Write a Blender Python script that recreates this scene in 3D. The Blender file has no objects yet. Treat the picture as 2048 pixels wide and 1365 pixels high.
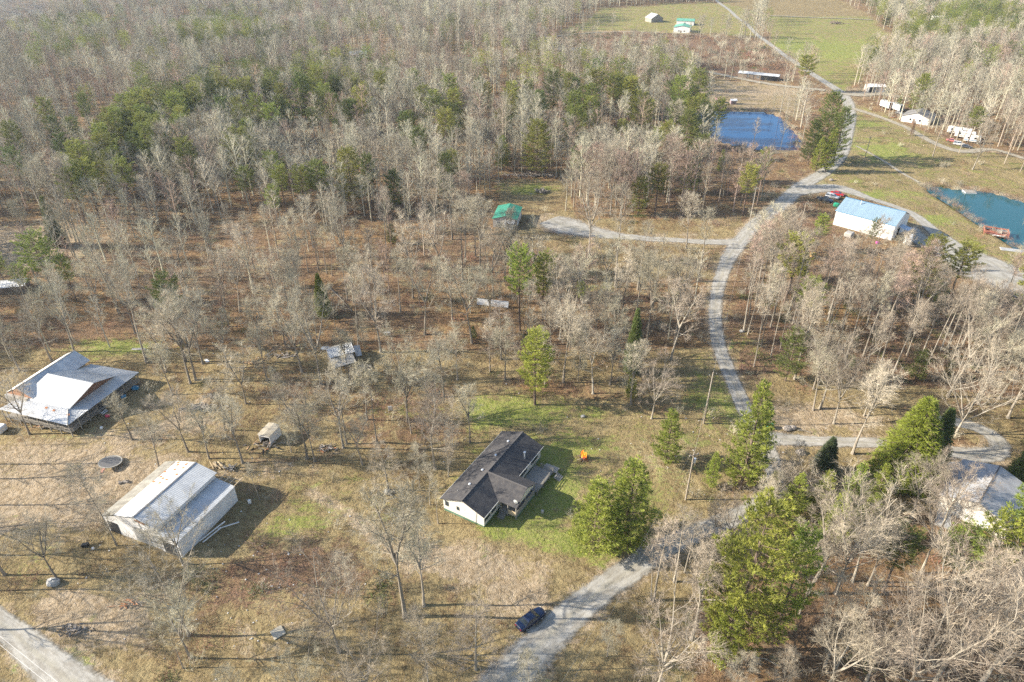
import bpy, math, random
import numpy as np
from mathutils import Vector, Matrix, noise
rnd = random.Random(7)
R = math.radians
# ------------------------------------------------------------------ camera, sky, sun
sc = bpy.context.scene
CAM_H, FPX, PITCH = 88.0, 1365.0, R(32.1)
cd = bpy.data.cameras.new("camera"); cam = bpy.data.objects.new("camera", cd)
sc.collection.objects.link(cam); sc.camera = cam
cd.sensor_width = 36; cd.lens = 24.0; cd.clip_start = 0.5; cd.clip_end = 8000
cam.location = (0, 0, CAM_H); cam.rotation_euler = (math.pi/2 - PITCH, 0, 0)
SUN_EL, SUN_AZ = R(26), R(-90)          # azimuth measured from +y towards +x: the sun stands to the left
w = bpy.data.worlds.new("World"); sc.world = w; w.use_nodes = True
nt = w.node_tree; nt.nodes.clear()
sky = nt.nodes.new('ShaderNodeTexSky'); sky.sky_type = 'NISHITA'; sky.sun_disc = False
sky.sun_elevation = SUN_EL; sky.sun_rotation = SUN_AZ; sky.air_density = 1.0; sky.dust_density = 1.0
bg = nt.nodes.new('ShaderNodeBackground'); bg.inputs['Strength'].default_value = 0.115
wo = nt.nodes.new('ShaderNodeOutputWorld')
nt.links.new(sky.outputs[0], bg.inputs[0]); nt.links.new(bg.outputs[0], wo.inputs[0])
sl = bpy.data.lights.new("sun", 'SUN'); sl.energy = 5.0; sl.angle = R(0.55); sl.color = (1.0, 0.915, 0.77)
so = bpy.data.objects.new("sun", sl); sc.collection.objects.link(so)
sv = Vector((math.sin(SUN_AZ)*math.cos(SUN_EL), math.cos(SUN_AZ)*math.cos(SUN_EL), math.sin(SUN_EL)))
so.rotation_euler = sv.to_track_quat('Z', 'Y').to_euler(); so.location = sv*300
sc.view_settings.view_transform = 'Standard'; sc.view_settings.look = 'None'
sc.view_settings.exposure = 1.2; sc.view_settings.gamma = 1
sc.render.engine = 'CYCLES'; sc.render.filter_size = 1.15
cy = sc.cycles; cy.max_bounces = 4; cy.diffuse_bounces = 2; cy.glossy_bounces = 2; cy.transmission_bounces = 2
cy.volume_bounces = 0; cy.transparent_max_bounces = 4; cy.use_denoising = False
cy.caustics_reflective = False; cy.caustics_refractive = False

# ------------------------------------------------------------------ terrain and pixel -> place helpers
def sst(x): x = np.clip(x, 0, 1); return x*x*(3-2*x)
def vnoise(x, y, seed):
    xi, yi = np.floor(x), np.floor(y); fx, fy = sst(x-xi), sst(y-yi)
    def h(i, j): v = np.sin(i*127.1+j*311.7+seed*74.7)*43758.5453; return v-np.floor(v)
    return (h(xi, yi)*(1-fx)+h(xi+1, yi)*fx)*(1-fy)+(h(xi, yi+1)*(1-fx)+h(xi+1, yi+1)*fx)*fy-0.5
def hf(x, y):
    """height of the land at x, y (arrays or numbers)"""
    x = np.asarray(x, float); y = np.asarray(y, float)
    near = 0.35*np.sin(x/13.0+0.5)*np.cos(y/17.0) + 0.25*np.sin((x+y)/23.0)
    valley = sst((-x-385)/170)*sst((y-520)/140)
    hills = 115*sst((np.hypot(x+200, y)-1150)/900)*sst((-x-150)/500)
    rough = (vnoise(x/2.6, y/2.6, 1)*0.26+vnoise(x/6.5, y/6.5, 2)*0.5)*sst((250-y)/60)*sst((150-np.abs(x))/25)
    roll = 11*np.sin(x/85+1.2)*np.sin(y/95+.4)*sst((y-300)/220)*sst((-x-10)/160)
    return near + roll + rough - 105*valley + hills
S_, C_ = math.sin(PITCH), math.cos(PITCH)
def at(px, py, dz=0.0):
    """the spot on the land seen at photo pixel px, py (dz metres above the land)"""
    u = (px-1024)/FPX; v = (682.5-py)/FPX
    dx, dy, dd = u, C_+v*S_, max(S_-v*C_, 0.02)
    z = dz
    for _ in range(12):
        t = (CAM_H-z)/dd; z = float(hf(dx*t, dy*t))+dz
    return Vector((dx*t, dy*t, z))
def proj(x, y, z=0.0):
    dz = z-CAM_H; depth = y*C_-dz*S_; up = y*S_+dz*C_
    depth = np.maximum(depth, 1e-3)
    return 1024+FPX*x/depth, 682.5-FPX*up/depth, depth
def height_of(bx, by, ty):
    b = at(bx, by); v = (682.5-ty)/FPX; t = b.y/(C_+v*S_)
    return CAM_H-t*(S_-v*C_)-b.z
def land(x, y): return float(hf(x, y))

# ------------------------------------------------------------------ materials
MATS = {}
def mat(name, col, rough=0.8, var=0.0, nscale=0.0, ncol=None, metallic=0.0, bump=0.0, spec=0.3, emit=None, rnd_hue=0.0,
        translucent=0.0, detail=6.0, stretch=(1, 1, 1)):
    if name in MATS: return MATS[name]
    m = bpy.data.materials.new(name); m.use_nodes = True; t = m.node_tree; n = t.nodes; L = t.links
    b = n['Principled BSDF']; out = n['Material Output']
    b.inputs['Roughness'].default_value = rough; b.inputs['Metallic'].default_value = metallic
    b.inputs['Specular IOR Level'].default_value = spec
    rgb = n.new('ShaderNodeRGB'); rgb.outputs[0].default_value = (*col, 1); cur = rgb.outputs[0]
    if nscale:
        tc = n.new('ShaderNodeTexCoord'); mp = n.new('ShaderNodeMapping'); mp.inputs['Scale'].default_value = stretch
        L.new(tc.outputs['Object'], mp.inputs[0])
        nz = n.new('ShaderNodeTexNoise'); nz.inputs['Scale'].default_value = nscale; nz.inputs['Detail'].default_value = detail
        nz.inputs['Roughness'].default_value = 0.65; L.new(mp.outputs[0], nz.inputs[0])
        if ncol:
            cr = n.new('ShaderNodeMapRange'); cr.inputs[1].default_value = 0.42; cr.inputs[2].default_value = 0.62
            L.new(nz.outputs[0], cr.inputs[0])
            mx = n.new('ShaderNodeMix'); mx.data_type = 'RGBA'; L.new(cr.outputs[0], mx.inputs[0])
            L.new(cur, mx.inputs[6]); mx.inputs[7].default_value = (*ncol, 1); cur = mx.outputs[2]
        if bump:
            bp = n.new('ShaderNodeBump'); bp.inputs['Strength'].default_value = 0.6; bp.inputs['Distance'].default_value = bump
            L.new(nz.outputs[0], bp.inputs['Height']); L.new(bp.outputs[0], b.inputs['Normal'])
    if var or rnd_hue:
        oi = n.new('ShaderNodeObjectInfo'); hs = n.new('ShaderNodeHueSaturation')
        mr = n.new('ShaderNodeMapRange'); mr.inputs[3].default_value = 1-var; mr.inputs[4].default_value = 1+var
        L.new(oi.outputs['Random'], mr.inputs[0]); L.new(mr.outputs[0], hs.inputs['Value'])
        if rnd_hue:
            ml = n.new('ShaderNodeMath'); ml.operation = 'MULTIPLY'; ml.inputs[1].default_value = 7.31; L.new(oi.outputs['Random'], ml.inputs[0])
            fr = n.new('ShaderNodeMath'); fr.operation = 'FRACT'; L.new(ml.outputs[0], fr.inputs[0])
            m2 = n.new('ShaderNodeMapRange'); m2.inputs[3].default_value = 0.5-rnd_hue; m2.inputs[4].default_value = 0.5+rnd_hue
            L.new(fr.outputs[0], m2.inputs[0]); L.new(m2.outputs[0], hs.inputs['Hue'])
        L.new(cur, hs.inputs['Color']); cur = hs.outputs[0]
    L.new(cur, b.inputs['Base Color'])
    if emit: b.inputs['Emission Color'].default_value = (*emit[0], 1); b.inputs['Emission Strength'].default_value = emit[1]
    if translucent:
        tr = n.new('ShaderNodeBsdfTranslucent'); L.new(cur, tr.inputs[0]); ms = n.new('ShaderNodeMixShader')
        ms.inputs[0].default_value = translucent; L.new(b.outputs[0], ms.inputs[1]); L.new(tr.outputs[0], ms.inputs[2]); L.new(ms.outputs[0], out.inputs[0])
    MATS[name] = m; return m

M_bark = mat('grey bark', (0.30, 0.26, 0.21), 0.9, var=0.3, nscale=3, ncol=(0.20, 0.175, 0.14), stretch=(1, 1, 0.3))
M_white = mat('pale bark', (0.37, 0.33, 0.27), 0.85, var=0.25, nscale=2, ncol=(0.22, 0.19, 0.15), stretch=(1, 1, 0.3))
M_twig = mat('twig bark', (0.42, 0.375, 0.28), 0.9, var=0.3, rnd_hue=0.014)
M_twigw = mat('pale twig bark', (0.34, 0.285, 0.22), 0.9, var=0.28, rnd_hue=0.01)
M_twigr = mat('reddish twig bark', (0.38, 0.28, 0.22), 0.9, var=0.2, rnd_hue=0.01)
M_twigf = mat('wood twig bark', (0.43, 0.395, 0.30), 0.9, var=0.34, rnd_hue=0.015)
M_pbark = mat('pine bark', (0.19, 0.14, 0.11), 0.9, nscale=3, ncol=(0.12, 0.09, 0.07))
M_pine = mat('pine needles', (0.40, 0.44, 0.085), 0.6, var=0.18, rnd_hue=0.015, nscale=.8, ncol=(0.20, 0.25, 0.055), translucent=0.3)
M_pinem = mat('mid pine needles', (0.29, 0.31, 0.075), 0.6, var=0.25, rnd_hue=0.02, translucent=0.25)
M_pinek = mat('deep pine needles', (0.165, 0.195, 0.055), 0.6, var=0.25, rnd_hue=0.02, translucent=0.25)
M_pined = mat('dark pine needles', (0.16, 0.195, 0.055), 0.6, var=0.25, rnd_hue=0.02, translucent=0.25)
M_hem = mat('hemlock needles', (0.26, 0.30, 0.045), 0.6, var=0.1, translucent=0.25)
M_ceddark = mat('cedar needles', (0.10, 0.135, 0.06), 0.7, translucent=0.2)
M_rust = mat('dead needles', (0.30, 0.20, 0.14), 0.8, translucent=0.2)

# ------------------------------------------------------------------ mesh helpers
COL = sc.collection
def tag(o, label=None, cat=None, group=None, kind=None):
    if label: o['label'] = label
    if cat: o['category'] = cat
    if group: o['group'] = group
    if kind: o['kind'] = kind
    return o
def link(o, parent=None):
    COL.objects.link(o)
    if parent is not None: o.parent = parent
    return o
def thing(name, label, cat, loc=(0, 0, 0), rz=0.0, group=None):
    o = bpy.data.objects.new(name, None); o.empty_display_size = 0.5
    o.location = loc; o.rotation_euler = (0, 0, rz); link(o); return tag(o, label, cat, group)
class MB:
    def __init__(s): s.v = []; s.f = []
    def poly(s, pts):
        k = len(s.v); s.v += [tuple(p) for p in pts]; s.f.append(tuple(range(k, k+len(pts)))); return s
    def box(s, x0, x1, y0, y1, z0, z1):
        k = len(s.v)
        s.v += [(x0, y0, z0), (x1, y0, z0), (x1, y1, z0), (x0, y1, z0), (x0, y0, z1), (x1, y0, z1), (x1, y1, z1), (x0, y1, z1)]
        s.f += [tuple(k+i for i in q) for q in ((0, 3, 2, 1), (4, 5, 6, 7), (0, 1, 5, 4), (1, 2, 6, 5), (2, 3, 7, 6), (3, 0, 4, 7))]; return s
    def hull8(s, a, b):
        """box between bottom quad a and top quad b"""
        k = len(s.v); s.v += [tuple(p) for p in a]+[tuple(p) for p in b]
        s.f += [tuple(k+i for i in q) for q in ((0, 3, 2, 1), (4, 5, 6, 7), (0, 1, 5, 4), (1, 2, 6, 5), (2, 3, 7, 6), (3, 0, 4, 7))]; return s
    def slab(s, quad, th):
        q = [Vector(p) for p in quad]; n = (q[1]-q[0]).cross(q[-1]-q[0]).normalized()
        if n.z < 0: n = -n
        k = len(s.v); m = len(q)
        s.v += [tuple(p-n*th) for p in q]+[tuple(p) for p in q]
        s.f.append(tuple(k+i for i in range(m))[::-1]); s.f.append(tuple(k+m+i for i in range(m)))
        for i in range(m): j = (i+1) % m; s.f.append((k+i, k+j, k+m+j, k+m+i))
        return s
    def tube(s, pts, rs, n=6, cap=True):
        pts = [Vector(p) for p in pts]; k0 = len(s.v)
        for i, p in enumerate(pts):
            d = (pts[min(i+1, len(pts)-1)]-pts[max(i-1, 0)]).normalized()
            a = d.orthogonal().normalized(); b = d.cross(a)
            r = rs[i] if hasattr(rs, '__len__') else rs
            for j in range(n):
                t = 2*math.pi*j/n; s.v.append(tuple(p+(a*math.cos(t)+b*math.sin(t))*r))
        for i in range(len(pts)-1):
            for j in range(n):
                j2 = (j+1) % n; a = k0+i*n
                s.f.append((a+j, a+j2, a+n+j2, a+n+j))
        if cap: s.f.append(tuple(range(k0, k0+n))[::-1]); s.f.append(tuple(range(len(s.v)-n, len(s.v))))
        return s
    def ball(s, c, rx, ry, rz, nu=8, nv=5, jit=0.0, seed=0):
        r_ = random.Random(seed); k = len(s.v)
        for i in range(nv+1):
            ph = math.pi*i/nv
            for j in range(nu):
                th = 2*math.pi*j/nu; q = 1+r_.uniform(-jit, jit)
                s.v.append((c[0]+rx*q*math.sin(ph)*math.cos(th), c[1]+ry*q*math.sin(ph)*math.sin(th), c[2]+rz*q*math.cos(ph)))
        for i in range(nv):
            for j in range(nu):
                j2 = (j+1) % nu; s.f.append((k+i*nu+j, k+(i+1)*nu+j, k+(i+1)*nu+j2, k+i*nu+j2))
        return s
    def mesh(s, name, m, smooth=False):
        me = bpy.data.meshes.new(name); me.from_pydata(s.v, [], s.f)
        if m: me.materials.append(m)
        if smooth: me.shade_smooth()
        me.update(); return me
    def build(s, name, m, parent=None, smooth=False, label=None):
        o = bpy.data.objects.new(name, s.mesh(name, m, smooth)); link(o, parent)
        if label: o['label'] = label
        return o
def obj(name, me, parent=None):
    o = bpy.data.objects.new(name, me); return link(o, parent)

# ------------------------------------------------------------------ the ground sheet
def axis(a, b, fine0, fine1, st, grow):
    out = list(np.arange(fine0, fine1, st)); x = fine1; d = st
    while x < b: out.append(x); d *= grow; x += d
    out.append(b); x = fine0; d = st; lo = []
    while x > a: d *= grow; x -= d; lo.append(max(x, a))
    return np.array(lo[::-1]+out)
gx = axis(-3000, 3000, -110, 135, 1.0, 1.035); gy = axis(-120, 4200, 40, 230, 1.0, 1.03)
GX, GY = np.meshgrid(gx, gy); GZ = hf(GX, GY)
def inpoly(px, py, poly):
    r = np.zeros(np.shape(px), bool); n = len(poly)
    for i in range(n):
        x1, y1 = poly[i]; x2, y2 = poly[(i+1) % n]
        if y1 == y2: continue
        c = ((y1 > py) != (y2 > py)) & (px < (x2-x1)*(py-y1)/(y2-y1)+x1); r ^= c
    return r
def world_poly(pp): return [tuple(at(*p)[:2]) for p in pp]
POND1 = [(1392,226),(1430,221),(1475,220),(1530,222),(1562,232),(1588,262),(1602,282),(1597,300),(1560,300),(1510,297),(1470,290),(1430,280),(1398,262),(1380,240)]
POND2 = [(1850,374),(1875,373),(1905,378),(1950,380),(2000,389),(2048,402),(2120,420),(2200,470),(2190,560),(2110,545),(2040,500),(1995,470),(1950,443),(1905,412),(1868,390)]
P1w, P2w = world_poly(POND1), world_poly(POND2)
for pw, dep in ((P1w, 1.2), (P2w, 1.0)):
    GZ = np.where(inpoly(GX, GY, pw), GZ-dep, GZ)
ny, nx = GX.shape
gme = bpy.data.meshes.new('ground'); gme.vertices.add(nx*ny)
gme.vertices.foreach_set('co', np.stack([GX, GY, GZ], -1).astype(np.float32).ravel())
ii = np.arange(ny*nx).reshape(ny, nx); q = np.stack([ii[:-1, :-1], ii[:-1, 1:], ii[1:, 1:], ii[1:, :-1]], -1).reshape(-1, 4)
gme.loops.add(q.size); gme.loops.foreach_set('vertex_index', q.ravel().astype(np.int32))
gme.polygons.add(len(q)); gme.polygons.foreach_set('loop_start', np.arange(0, q.size, 4, dtype=np.int32))
gme.update(calc_edges=True); gme.shade_smooth()
PX, PY, PD = proj(GX, GY, 0.0); PY = np.where(PD < 5, 3000, PY)
# what grows or lies where: leaf litter, green grass, bare earth, brown brush
leaf = np.full(GX.shape, 0.15); green = np.full(GX.shape, 0.12); dirt = np.full(GX.shape, 0.0); brush = np.full(GX.shape, 0.05)
leaf = np.where((PY < 700) | (GY > 145), 0.75, leaf); leaf = np.where((PY >= 700) & (PX < 930) & (PY < 930), .36, leaf)
def blob(A, px, py, rx, ry, s, ang=0.0):
    c = at(px, py); dx, dy = GX-c.x, GY-c.y; ca, sa = math.cos(R(ang)), math.sin(R(ang))
    u = (dx*ca+dy*sa)/rx; v = (-dx*sa+dy*ca)/ry; A += s*np.exp(-(u*u+v*v)*1.2)
def region(A, pp, val, soft=None):
    A[inpoly(GX, GY, world_poly(pp))] = val
FIELD = [(1530,-8),(1660,-8),(1733,30),(1749,40),(1754,53),(1800,80),(1760,110),(1727,134),(1722,160),(1687,184),(1660,175),(1600,122),(1545,90),(1528,40),(1430,0),(1420,-8)]
FIELD_HAY = [(1530,-8),(1690,-8),(1733,32),(1540,30),(1440,5)]
MIDF = [(1110,70),(1380,68),(1500,80),(1545,100),(1600,150),(1570,165),(1470,158),(1380,140),(1240,122),(1150,118),(1090,105)]
FARF = [(1200,18),(1290,12),(1420,5),(1500,20),(1520,75),(1380,66),(1230,64),(1110,66),(1170,45)]
for (pp) in (FIELD,): region(leaf, pp, 0.0); region(green, pp, 0.6)
region(green, FIELD_HAY, 0.02)
region(leaf, MIDF, 0.25); region(brush, MIDF, 0.85); region(green, MIDF, 0.05)
region(leaf, FARF, 0.0); region(green, FARF, 0.55)
SHORE = [(1375,150),(1480,165),(1610,178),(1620,215),(1600,240),(1560,222),(1390,218)]
region(leaf, SHORE, 0.1); region(green, SHORE, 0.12); region(dirt, SHORE, 0.35)
RIGHTG = [(1700,205),(1760,225),(1840,262),(1960,300),(2060,322),(2200,350),(2200,600),(2060,560),(1960,520),(1880,470),(1830,430),(1690,385),(1600,378),(1650,345),(1685,310),(1700,260)]
region(leaf, RIGHTG, 0.1); region(green, RIGHTG, 0.4); region(brush, RIGHTG, 0.15)
GSTRIP = [(1000,358),(1135,362),(1150,440),(1480,432),(1500,470),(1440,490),(1440,560),(1200,560),(1130,520),(1000,470)]
region(leaf, GSTRIP, 0.35); region(leaf, [(1480,560),(1620,560),(2070,600),(2070,800),(1700,760),(1480,740)], 1.0)
YARD = [(930,800),(1000,770),(1130,790),(1300,830),(1420,850),(1470,900),(1420,1020),(1300,1100),(1200,1130),(1100,1110),(960,1060),(870,1000),(930,880)]
region(green, YARD, 0.42); region(leaf, YARD, 0.0)
region(leaf, [(1480,760),(1900,800),(1900,880),(1560,870)], 0.15)
region(leaf, [(1560,1050),(2300,980),(2300,1500),(1380,1500),(1400,1200)], 0.85)
for a in ((1020,1060,7,4,.6),(1100,985,6,5,.6),(990,820,12,3.5,.6),(1050,835,10,3,.45),(1120,905,7,6,.35),(1180,1100,9,5,.25),(1080,960,5,8,.5),(800,825,7,3,.35),(245,690,14,5,.55),(200,700,14,4,.3),
          (600,1050,7,9,.25),(560,1060,7,5,.3),(720,1010,12,5,.25),(700,960,9,4,.2),(650,810,8,5,.25),(520,850,6,4,.2),(1060,378,13,8,.8),(1760,300,14,14,.5),(1740,250,12,10,.4),(1740,390,20,5,.45),(1860,440,12,5,.45),
          (1900,490,10,5,.4),(1600,90,50,25,.4),(1590,95,30,10,.4),(1700,110,40,20,.3),(1470,830,6,8,.5),(1400,790,8,9,.35),(1500,700,5,10,.4),(1410,730,5,10,.35),(150,870,10,3,.35),(60,1130,5,4,.3),(100,1330,8,3,.4),(1050,1310,3,5,.35),(1330,1230,5,4,.2),(1250,620,15,8,.1),(1190,575,9,4,.5),(90,395,20,8,.2),(1500,255,16,14,.1)):
    blob(green, *a[:4], a[4])
for a in ((300, 930, 10, 5, 0.4),(170,1000,16,9,.45),(60,980,18,9,.5),(60,900,14,5,.4),(210,870,8,3,.35),(390,850,9,5,.45),(320,800,8,4,.3),(430,960,10,2,.35),(560,940,9,2.5,.35),(690,905,8,3,.2),(170,1230,9,4,.75),(120,1210,6,3,.5),(240,1270,7,3,.5),
          (900,1120,12,4,.4),(1020,1140,10,4,.45),(1000,1200,7,4,.4),(850,1100,9,2.5,.35),(40,480,25,14,.9),(30,520,16,9,.6),(1290,920,10,8,.3),(1560,830,14,5,.55),(1660,840,14,5,.35),(1520,620,3,9,.3),(1520,185,30,8,.3),(1750,180,22,7,.9),
          (1880,252,16,4,.8),(1360,900,6,6,.25),(880,1060,8,3,.2),(1300,470,30,3,.3),(290,1000,3,6,.2),(130,930,12,3,.3),(540,1265,8,4,.25),(1330,430,14,4,.3),(1000,745,9,6,.2),(1480,1010,4,6,.3),(660,1040,3,3,.3)):
    blob(dirt, *a[:4], a[4])
for a in ((760,820,14,4,.4),(840,860,14,4,.5),(600,780,12,4,.45),(200,650,22,8,.4),(1120,790,14,5,.5),(1060,770,10,4,.4),(1250,1310,9,5,.3),(1560,1290,12,5,.6),(1580,1200,8,6,.5),(1890,890,7,3,1.0),(1160,700,20,10,.3),(540,1090,8,8,.3),(640,1170,9,4,.3),(680,1110,12,6,.35),(900,1200,10,5,.3),(430,1190,9,4,.45),(560,1140,10,5,.45),(840,950,10,4,.25),(1400,960,3,3,.6),(1250,1090,4,3,.4)):
    blob(leaf, *a[:4], a[4])
for a in ((1540,720,12,9,.5),(1990,790,16,6,.5),(1480,740,6,8,.4),(1850,830,12,4,.3),(1950,820,10,3,.3),(620,720,14,4,.3),(120,660,20,6,.2),(500,1180,14,5,.45),(620,1100,7,9,.4),(1850,370,20,4,.3),(1940,382,20,3,.3)):
    blob(brush, *a[:4], a[4])
def paint_path(A, pts, val, pad=0.0):
    P = [at(q[0], q[1]) for q in pts]
    for i in range(len(P)-1):
        ax, ay, bx_, by_ = P[i].x, P[i].y, P[i+1].x, P[i+1].y; L2 = (bx_-ax)**2+(by_-ay)**2+1e-6
        t = np.clip(((GX-ax)*(bx_-ax)+(GY-ay)*(by_-ay))/L2, 0, 1); d = np.hypot(GX-ax-t*(bx_-ax), GY-ay-t*(by_-ay)); hwid = (pts[i][2]+(pts[i+1][2]-pts[i][2])*t)/2+pad
        A[:] = np.maximum(A, val*np.clip((hwid+.8-d)/1.4, 0, 1))
for _p in ([(625,985,2.5),(700,1030,2.6),(760,1080,3.2),(840,1120,4),(930,1140,5),(1010,1165,5),(1070,1200,5)], [(-60,1000,7),(60,960,7),(160,910,5),(260,875,4),(340,850,4),(410,800,3)], [(-40,1060,6),(60,1030,7),(140,1000,7),(200,960,5),(240,900,4)]):
    paint_path(dirt, _p, .62)
VERGE = []
for pw in (P1w, P2w):
    cx = sum(p[0] for p in pw)/len(pw); cyy = sum(p[1] for p in pw)/len(pw); ring = inpoly(GX, GY, [(cx+(p[0]-cx)*1.10, cyy+(p[1]-cyy)*1.16) for p in pw]); dirt = np.where(ring, .42, dirt); brush = np.where(ring, .45, brush); green = np.where(ring, .05, green)
ca = gme.color_attributes.new('cover', 'FLOAT_COLOR', 'POINT')
ca.data.foreach_set('color', np.clip(np.stack([leaf, green, dirt, brush], -1), 0, 1.3).astype(np.float32).ravel())

def ground_material():
    m = bpy.data.materials.new('mixed ground'); m.use_nodes = True; t = m.node_tree; n = t.nodes; L = t.links
    b = n['Principled BSDF']; b.inputs['Roughness'].default_value = 0.95; b.inputs['Specular IOR Level'].default_value = 0.1
    geo = n.new('ShaderNodeNewGeometry')
    att = n.new('ShaderNodeAttribute'); att.attribute_name = 'cover'; sp = n.new('ShaderNodeSeparateColor'); L.new(att.outputs['Color'], sp.inputs[0])
    def nz(scale, det=5, rough=0.6, dist=0.0, ofs=0.0, sy=1.0):
        mp = n.new('ShaderNodeMapping'); mp.inputs['Location'].default_value = (ofs, ofs*0.7, 0); mp.inputs['Scale'].default_value = (1, sy, 1); L.new(geo.outputs['Position'], mp.inputs[0])
        q = n.new('ShaderNodeTexNoise'); q.inputs['Scale'].default_value = scale; q.inputs['Detail'].default_value = det; q.inputs['Roughness'].default_value = rough
        q.inputs['Distortion'].default_value = dist; L.new(mp.outputs[0], q.inputs[0]); return q.outputs[0]
    def math_(op, a, bb):
        q = n.new('ShaderNodeMath'); q.operation = op
        for i, k in enumerate((a, bb)):
            if isinstance(k, (int, float)): q.inputs[i].default_value = k
            else: L.new(k, q.inputs[i])
        return q.outputs[0]
    def mrange(a, lo, hi, o0=0.0, o1=1.0):
        q = n.new('ShaderNodeMapRange'); q.interpolation_type = 'SMOOTHSTEP'; L.new(a, q.inputs[0])
        q.inputs[1].default_value = lo; q.inputs[2].default_value = hi; q.inputs[3].default_value = o0; q.inputs[4].default_value = o1; return q.outputs[0]
    def mix(f, a, bb, mode='MIX'):
        q = n.new('ShaderNodeMix'); q.data_type = 'RGBA'; q.blend_type = mode
        if isinstance(f, float): q.inputs[0].default_value = f
        else: L.new(f, q.inputs[0])
        for i, k in ((6, a), (7, bb)):
            if isinstance(k, tuple): q.inputs[i].default_value = (*k, 1)
            else: L.new(k, q.inputs[i])
        return q.outputs[2]
    big = nz(0.035, 4, ofs=3); mid = nz(0.16, 6, 0.68, 0.6, 20); fine = nz(0.9, 6, 0.72, 0.5, 50); vf = nz(3.5, 5, 0.75, 0.2, 9)
    streak = nz(0.5, 5, 0.7, 1.5, 33, 2.2)
    base = mix(mrange(mid, .35, .65), (0.36, 0.285, 0.15), (0.255, 0.19, 0.095))
    base = mix(mrange(fine, .45, .7), base, (0.165, 0.12, 0.062))
    # leaf litter
    lf = math_('ADD', sp.outputs[0], math_('MULTIPLY', math_('SUBTRACT', math_('ADD', mid, math_('MULTIPLY', fine, .5)), 0.75), 2.2))
    litter = mix(mrange(fine, .4, .62), (0.35, 0.215, 0.105), (0.165, 0.105, 0.056))
    litter = mix(mrange(big, .35, .6), litter, mix(mrange(vf, .4, .6), (0.27, 0.175, 0.105), (0.14, 0.095, 0.062)))
    c = mix(mrange(lf, .35, .75), base, litter)
    bf = math_('ADD', att.outputs['Alpha'], math_('MULTIPLY', math_('SUBTRACT', math_('ADD', streak, math_('MULTIPLY', fine, .6)), 0.8), 2.4))
    c = mix(mrange(bf, .4, .85), c, mix(mrange(vf, .4, .6), (0.27, 0.16, 0.11), (0.17, 0.115, 0.075)))
    df = math_('ADD', sp.outputs[2], math_('MULTIPLY', math_('SUBTRACT', math_('ADD', mid, math_('MULTIPLY', streak, .7)), 0.85), 1.8))
    c = mix(mrange(df, .18, .5), c, mix(mrange(fine, .35, .65), (0.48, 0.385, 0.27), (0.30, 0.225, 0.14)))
    gf = math_('ADD', sp.outputs[1], math_('MULTIPLY', math_('SUBTRACT', math_('ADD', mid, math_('MULTIPLY', streak, .8)), 0.9), 1.9))
    c = mix(mrange(gf, .35, .85), c, mix(mrange(fine, .35, .65), (0.23, 0.275, 0.06), (0.32, 0.31, 0.11)))
    c = mix(mrange(vf, .35, .75, 0, 0.5), c, mix(1.0, c, (0.45, 0.42, 0.4), 'MULTIPLY'))
    c = mix(mrange(vf, .35, .2, 0, 0.45), c, mix(1.0, c, (1.5, 1.45, 1.35), 'MULTIPLY'))
    L.new(c, b.inputs['Base Color'])
    bp = n.new('ShaderNodeBump'); bp.inputs['Strength'].default_value = 1.0; bp.inputs['Distance'].default_value = 0.8
    L.new(math_('ADD', math_('MULTIPLY', mid, 1.2), math_('ADD', math_('MULTIPLY', fine, .75), math_('MULTIPLY', vf, .18))), bp.inputs['Height']); L.new(bp.outputs[0], b.inputs['Normal'])
    return m
gme.materials.append(ground_material())
ground = obj('ground', gme); tag(ground, 'open ground of dry grass, leaf litter and bare earth', kind='structure')

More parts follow.
